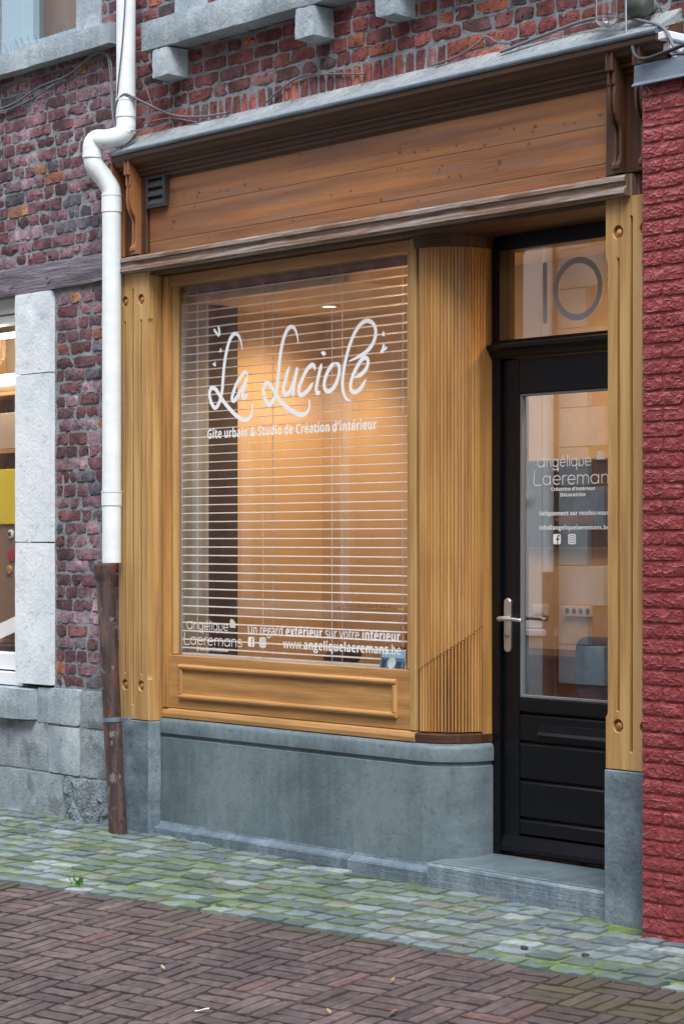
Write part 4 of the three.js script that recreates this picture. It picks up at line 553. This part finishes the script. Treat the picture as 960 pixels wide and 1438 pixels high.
// ---------------------------------------------------------------- pipes, vent, cables, lamps
{
  const p = thing('drainpipe', 'white plastic drainpipe with a double bend in front of the brick joint', 'drainpipe');
  mesh('pipe_section', boxUV(cyl(0.049, 0.049, 1.9, 0.125, 4.525, 0.065, 28), 1), M.pvc, p);
  mesh('pipe_section', boxUV(cyl(0.049, 0.049, 1.88, 0.036, 2.33, 0.091, 28), 1), M.pvc, p);
  mesh('bend', boxUV(tube([[0.125, 3.64, 0.065], [0.125, 3.60, 0.066], [0.110, 3.565, 0.085], [0.06, 3.545, 0.135], [0.00, 3.545, 0.165], [-0.012, 3.515, 0.175], [-0.015, 3.46, 0.172], [-0.010, 3.42, 0.165], [0.015, 3.345, 0.115], [0.034, 3.29, 0.092], [0.036, 3.25, 0.091]], 0.0495, 60, 24), 1), M.pvc, p);
  for (const [x, y, z, h] of [[0.125, 3.70, 0.065, 0.09], [0.036, 3.225, 0.091, 0.09], [0.036, 1.72, 0.091, 0.075]]) mesh('collar', boxUV(merge([cyl(0.0525, 0.0525, h, x, y, z, 28), cyl(0.0545, 0.0545, 0.008, x, y + h / 2 - 0.004, z, 28)]), 1), M.pvc, p);
  mesh('collar', boxUV(cyl(0.0525, 0.0525, 0.045, 0, 0, 0, 28).rotateX(-0.05).translate(-0.014, 3.475, 0.173), 1), M.pvc, p);
  mesh('clamp', merge([new THREE.TorusGeometry(0.051, 0.004, 8, 24).rotateX(Math.PI / 2).translate(0.125, 3.745, 0.065), box(0.165, 0.195, 3.735, 3.755, 0.05, 0.075)]), M.steel, p);
  const q = thing('iron_pipe', 'rusty brown cast iron pipe foot leaning under the white drainpipe', 'pipe');
  const g = new THREE.LatheGeometry([[0.046, -0.08], [0.046, 1.28], [0.052, 1.30], [0.057, 1.32], [0.057, 1.352], [0.060, 1.358], [0.060, 1.376], [0.054, 1.380], [0.048, 1.37]].map(([a, b]) => new THREE.Vector2(a, b)), 30); { const u = g.attributes.uv, v = g.attributes.position; for (let i = 0; i < u.count; i++) u.setXY(i, u.getX(i) * 0.33, v.getY(i)); }
  const turn = (o) => o.rotateZ(0.062).rotateX(0.018).translate(0.122, 0.01, 0.112); mesh('pipe_body', turn(g), M.iron, q);
  mesh('bracket', turn(merge([new THREE.CylinderGeometry(0.049, 0.049, 0.022, 28).translate(0, 0.585, 0), box(0.03, 0.10, 0.578, 0.592, -0.05, -0.03)])), M.zinc, q);
}
{
  const v = thing('vent_grille', 'small black louvred vent on the wooden frieze', 'vent');
  mesh('frame', merge([box(0.248, 0.262, 3.178, 3.335, 0.003, 0.032), box(0.392, 0.408, 3.178, 3.335, 0.003, 0.034), box(0.2625, 0.3915, 3.178, 3.190, 0.003, 0.032), box(0.2625, 0.3915, 3.325, 3.335, 0.003, 0.032)]), M.dark, v);
  for (let i = 0; i < 3; i++) { const y = 3.190 + i * 0.045; mesh('louvre', prismX([[0.006, y + 0.044], [0.012, y + 0.044], [0.030, y + 0.010], [0.030, y + 0.002], [0.024, y + 0.002], [0.006, y + 0.036]], 0.263, 0.391), M.dark, v); }
}
{
  const cable = (pts, r, m, label, seg = 60) => single('cable', tube(pts, r, seg, 6), m, label, 'cable');
  cable([[-1.5, 3.885, 0.02], [-1.0, 3.90, 0.02], [-0.75, 3.95, 0.02], [-0.45, 3.975, 0.02], [-0.22, 4.035, 0.03], [-0.10, 4.02, 0.03], [-0.06, 3.86, 0.03], [-0.02, 3.72, 0.05], [0.02, 3.62, 0.06]], 0.0055, M.cable, 'grey cable sagging under the upper sill to the pipe');
  cable([[-1.5, 3.872, 0.02], [-0.9, 3.888, 0.02], [-0.42, 3.985, 0.02], [-0.20, 4.042, 0.032], [-0.075, 4.0, 0.03], [-0.03, 3.80, 0.04], [-0.01, 3.66, 0.05]], 0.004, M.cable, 'thinner grey cable running beside the sagging one');
  cable([[0.19, 4.5, 0.11], [0.19, 4.25, 0.115], [0.165, 4.0, 0.118], [0.13, 3.80, 0.119], [0.09, 3.68, 0.10], [0.07, 3.56, 0.16], [0.09, 3.47, 0.17], [0.20, 3.475, 0.15]], 0.004, M.cablePink, 'brownish wire crossing in front of the white drainpipe');
  cable([[0.085, 3.66, 0.11], [0.115, 3.72, 0.12], [0.16, 3.765, 0.10], [0.20, 3.745, 0.07], [0.26, 3.70, 0.0], [0.40, 3.64, -0.03], [0.62, 3.60, -0.03], [0.85, 3.585, -0.03]], 0.006, M.cable, 'grey cable from the pipe clamp along the zinc lip');
  cable([[0.17, 3.85, 0.0], [0.22, 3.78, 0.0], [0.26, 3.68, 0.0], [0.24, 3.60, 0.02], [0.20, 3.58, 0.05], [0.10, 3.60, 0.118]], 0.004, M.cablePink, 'loop of brownish wire beside the drainpipe bend');
  cable([[0.21, 3.62, 0.02], [0.36, 3.63, -0.03], [0.50, 3.60, -0.03], [0.62, 3.57, -0.02]], 0.004, M.cablePink, 'short brownish wire on the brick above the lip');
  cable([[1.12, 3.585, -0.03], [1.25, 3.64, -0.035], [1.38, 3.675, -0.038], [1.60, 3.655, -0.038], [1.85, 3.615, -0.036]], 0.0045, M.cablePink, 'wire lying in an arc over the soldier bricks');
  cable([[2.30, 3.58, -0.03], [2.48, 3.60, -0.03], [2.58, 3.63, -0.032], [2.63, 3.65, -0.032], [2.70, 3.615, -0.03], [2.80, 3.59, -0.02]], 0.0045, M.cable, 'grey cable bent over the lip in the middle of the wall');
  cable([[2.75, 3.56, 0.0], [3.05, 3.60, -0.02], [3.25, 3.61, -0.01], [3.45, 3.575, 0.03], [3.60, 3.53, 0.06], [3.74, 3.47, 0.10], [3.82, 3.37, 0.12], [4.0, 3.30, 0.18]], 0.007, M.cable, 'thick grey cable curving over the broken crown end');
  cable([[3.60, 3.42, 0.125], [3.64, 3.375, 0.15], [3.70, 3.352, 0.165], [3.80, 3.36, 0.165], [3.95, 3.39, 0.14], [4.2, 3.42, 0.1]], 0.008, M.cableBlack, 'black cable hanging over the lead apron');
  cable([[3.70, 3.49, 0.06], [3.76, 3.42, 0.10], [3.80, 3.36, 0.13], [3.90, 3.345, 0.15]], 0.0045, M.cablePink, 'thin reddish wire beside the broken crown end');
}
{
  const l = thing('wall_lamp', 'clear glass jar wall lamp hanging above the crown', 'lamp');
  mesh('globe', new THREE.LatheGeometry([[0.0005, 0], [0.02, 0.002], [0.036, 0.010], [0.045, 0.026], [0.047, 0.05], [0.047, 0.16], [0.0445, 0.16], [0.0445, 0.05], [0.042, 0.028], [0.034, 0.0135], [0.019, 0.005], [0.0005, 0.0035]].map(([a, b]) => new THREE.Vector2(a, b)), 28).translate(3.462, 3.525, 0.12), phys({ color: 0xffffff, transmission: 1, roughness: 0.02, thickness: 0.003, ior: 1.5 }), l);
  mesh('bulb', new THREE.LatheGeometry([[0.0005, 0], [0.014, 0.006], [0.018, 0.022], [0.012, 0.05], [0.010, 0.08]].map(([a, b]) => new THREE.Vector2(a, b)), 16).translate(3.462, 3.575, 0.12), phys({ color: 0xffffff, transmission: 1, roughness: 0.1, thickness: 0, ior: 1.5 }), l);
  mesh('cap', cyl(0.05, 0.052, 0.04, 3.462, 3.705, 0.12), M.gasket, l); mesh('arm', tube([[3.462, 3.72, 0.12], [3.462, 3.76, 0.10], [3.462, 3.77, 0.0], [3.462, 3.77, -0.05]], 0.009, 16, 8), M.gasket, l);
  const s = thing('round_housing', 'grey green round metal housing on the brick beside the glass lamp', 'lamp'); mesh('dome', new THREE.SphereGeometry(0.062, 28, 18).translate(3.545, 3.615, 0.03), std({ color: new THREE.Color(0.12, 0.13, 0.11), roughness: 0.35, metalness: 0.4 }), s); mesh('mount', cyl(0.03, 0.03, 0.06, 0, 0, 0, 16).rotateX(Math.PI / 2).translate(3.545, 3.615, -0.04), M.gasket, s);
  single('metal_rod', cyl(0.0045, 0.0045, 0.5, 3.535, 3.74, 0.09, 10), M.steel, 'thin upright metal rod rising from the zinc lip', 'rod');
}

// ---------------------------------------------------------------- litter and a weed
{
  const at = (x, z, dy = 0.012) => [x, gy(x, z) + dy, z], R = rngOf(888);
  const weed = thing('weed', 'small bright green weed growing at the edge of the setts', 'weed'), wmT = phys({ color: new THREE.Color(0.10, 0.28, 0.05), roughness: 0.7, transmission: 0.2, side: THREE.DoubleSide }), leaf = (l, w) => { const s = new THREE.Shape(); s.moveTo(0, 0); s.quadraticCurveTo(w, l * 0.5, 0, l); s.quadraticCurveTo(-w, l * 0.5, 0, 0); const g = new THREE.ShapeGeometry(s, 4), p = g.attributes.position; for (let i = 0; i < p.count; i++) p.setZ(i, p.getY(i) * p.getY(i) * 6 + Math.abs(p.getX(i)) * 0.3); g.computeVertexNormals(); return g; };
  for (let i = 0; i < 16; i++) mesh('leaf', leaf(0.03 + 0.03 * R(), 0.010 + 0.006 * R()).rotateX(-1.1 + 0.7 * R()).rotateY(R() * 6.28).translate((R() - 0.5) * 0.05, 0, (R() - 0.5) * 0.03), wmT, weed); weed.position.set(...at(1.09, 1.02));
  const dead = [[3.43, 1.23, 'curled tan leaf on the pavers below the doorway', '#8a6a48'], [3.72, 1.50, 'brown torn leaf lying on the greenish pavers', '#8a5a3c'], [3.55, 1.62, 'pale yellow leaf on the pavers', '#9a8260'], [2.95, 1.30, 'small cream leaf near the edge of the setts', '#a89a80'], [2.58, 1.62, 'straw coloured leaf lying flat on the brick road', '#a09070'], [2.35, 0.60, 'dry leaf crumb on the mossy setts', '#8c7660']];
  for (const [x, z, lb, col] of dead) { const g = leaf(0.036, 0.014).rotateX(-1.45).rotateY(R() * 6.28); single('dead_leaf', g.translate(...at(x, z, 0.010)), std({ color: col, roughness: 0.8, side: THREE.DoubleSide }), lb, 'leaf', 'fallen leaves on the paving'); }
  const pg = new THREE.PlaneGeometry(0.055, 0.014, 6, 2), pp = pg.attributes.position; for (let i = 0; i < pp.count; i++) pp.setZ(i, 0.006 * Math.sin(pp.getX(i) * 60)); pg.computeVertexNormals(); single('paper_scrap', pg.rotateX(-1.5).rotateY(0.5).translate(...at(3.13, 1.86, 0.012)), std({ color: 0xf2f4f5, roughness: 0.8, side: THREE.DoubleSide }), 'white scrap of paper on the brick road', 'paper');
  for (const [x, z, lb] of [[3.72, 0.52, 'dark pebble on the pale setts below the doorway'], [3.46, 0.58, 'small dark crumb of soil on the setts']]) { const g = new THREE.DodecahedronGeometry(0.012, 1), p = g.attributes.position; for (let i = 0; i < p.count; i++) { const k = 0.75 + 0.5 * hash(Math.round(p.getX(i) * 1e4), Math.round(p.getY(i) * 1e4), 5); p.setXYZ(i, p.getX(i) * k * 1.3, p.getY(i) * k * 0.7, p.getZ(i) * k); } g.computeVertexNormals(); single('pebble', g.translate(...at(x, z, 0.008)), M.dark, lb, 'pebble'); }
}

// ---------------------------------------------------------------- the house across the street, mirrored in the panes
{
  const h = thing('brick_house', 'brick house across the street with pale stone quoins and painted pilaster', 'house'), Z = 7.5;
  mesh('wall', merge([box(-16, -3.3, -0.4, 8.2, Z + 0.05, Z + 0.5, 0, 0), box(-3.3, -1.6, 3.0, 8.2, Z + 0.05, Z + 0.5, 0, 0), box(-1.6, 16, -0.4, 8.2, Z + 0.05, Z + 0.5, 0, 0)]), std({ map: T.brick.map, color: new THREE.Color(0.30, 0.16, 0.14), roughness: 0.9 }), h);
  let k = 0; for (let y = 0.2; y < 8; y += 0.36, k++) { const w = k % 2 ? 0.36 : 0.56; mesh('quoin', box(-4.72, -4.72 + w, y, y + 0.352, Z - 0.01, Z + 0.06, 0, 0.008), M.pale, h); }
  mesh('pilaster', box(-5.14, -4.84, 0.70, 5.2, Z - 0.10, Z + 0.06, 1, 0.012), M.whitePaint, h); mesh('pilaster_base', box(-5.22, -4.80, -0.4, 0.62, Z - 0.14, Z + 0.06, 1, 0.01), M.pale, h); mesh('base_cap', box(-5.26, -4.76, 0.625, 0.695, Z - 0.18, Z + 0.06, 0, 0.02), M.whitePaint, h);
  mesh('rosette', new THREE.LatheGeometry([[0, 0.03], [0.05, 0.025], [0.065, 0.004], [0.085, 0.012], [0.1, 0]].map(([a, b]) => new THREE.Vector2(a, b)).reverse(), 24).rotateX(-Math.PI / 2).translate(-5.02, 1.90, Z - 0.10), M.whitePaint, h);
  for (const [a, b] of [[-8.6, -7.2], [-10.9, -9.6]]) { mesh('window_surround', merge([box(a - 0.16, a, 0.9, 2.7, Z - 0.02, Z + 0.06), box(b, b + 0.16, 0.9, 2.7, Z - 0.02, Z + 0.06), box(a - 0.2, b + 0.2, 2.705, 2.95, Z - 0.03, Z + 0.06), box(a - 0.2, b + 0.2, 0.74, 0.895, Z - 0.06, Z + 0.06)]), M.pale, h); mesh('window_glass', box(a, b, 0.9, 2.7, Z + 0.03, Z + 0.045, 0, 0), M.dark, h); }
  const p = thing('drainpipe', 'white drainpipe on the house across the street', 'drainpipe'); mesh('pipe_section', boxUV(cyl(0.05, 0.05, 5, -4.78, 3.72, Z - 0.08, 20), 1), M.pvc, p); mesh('pipe_foot', boxUV(cyl(0.052, 0.052, 1.5, -4.78, 0.46, Z - 0.08, 20), 1), M.iron, p);
}

renderer.render(scene, camera);
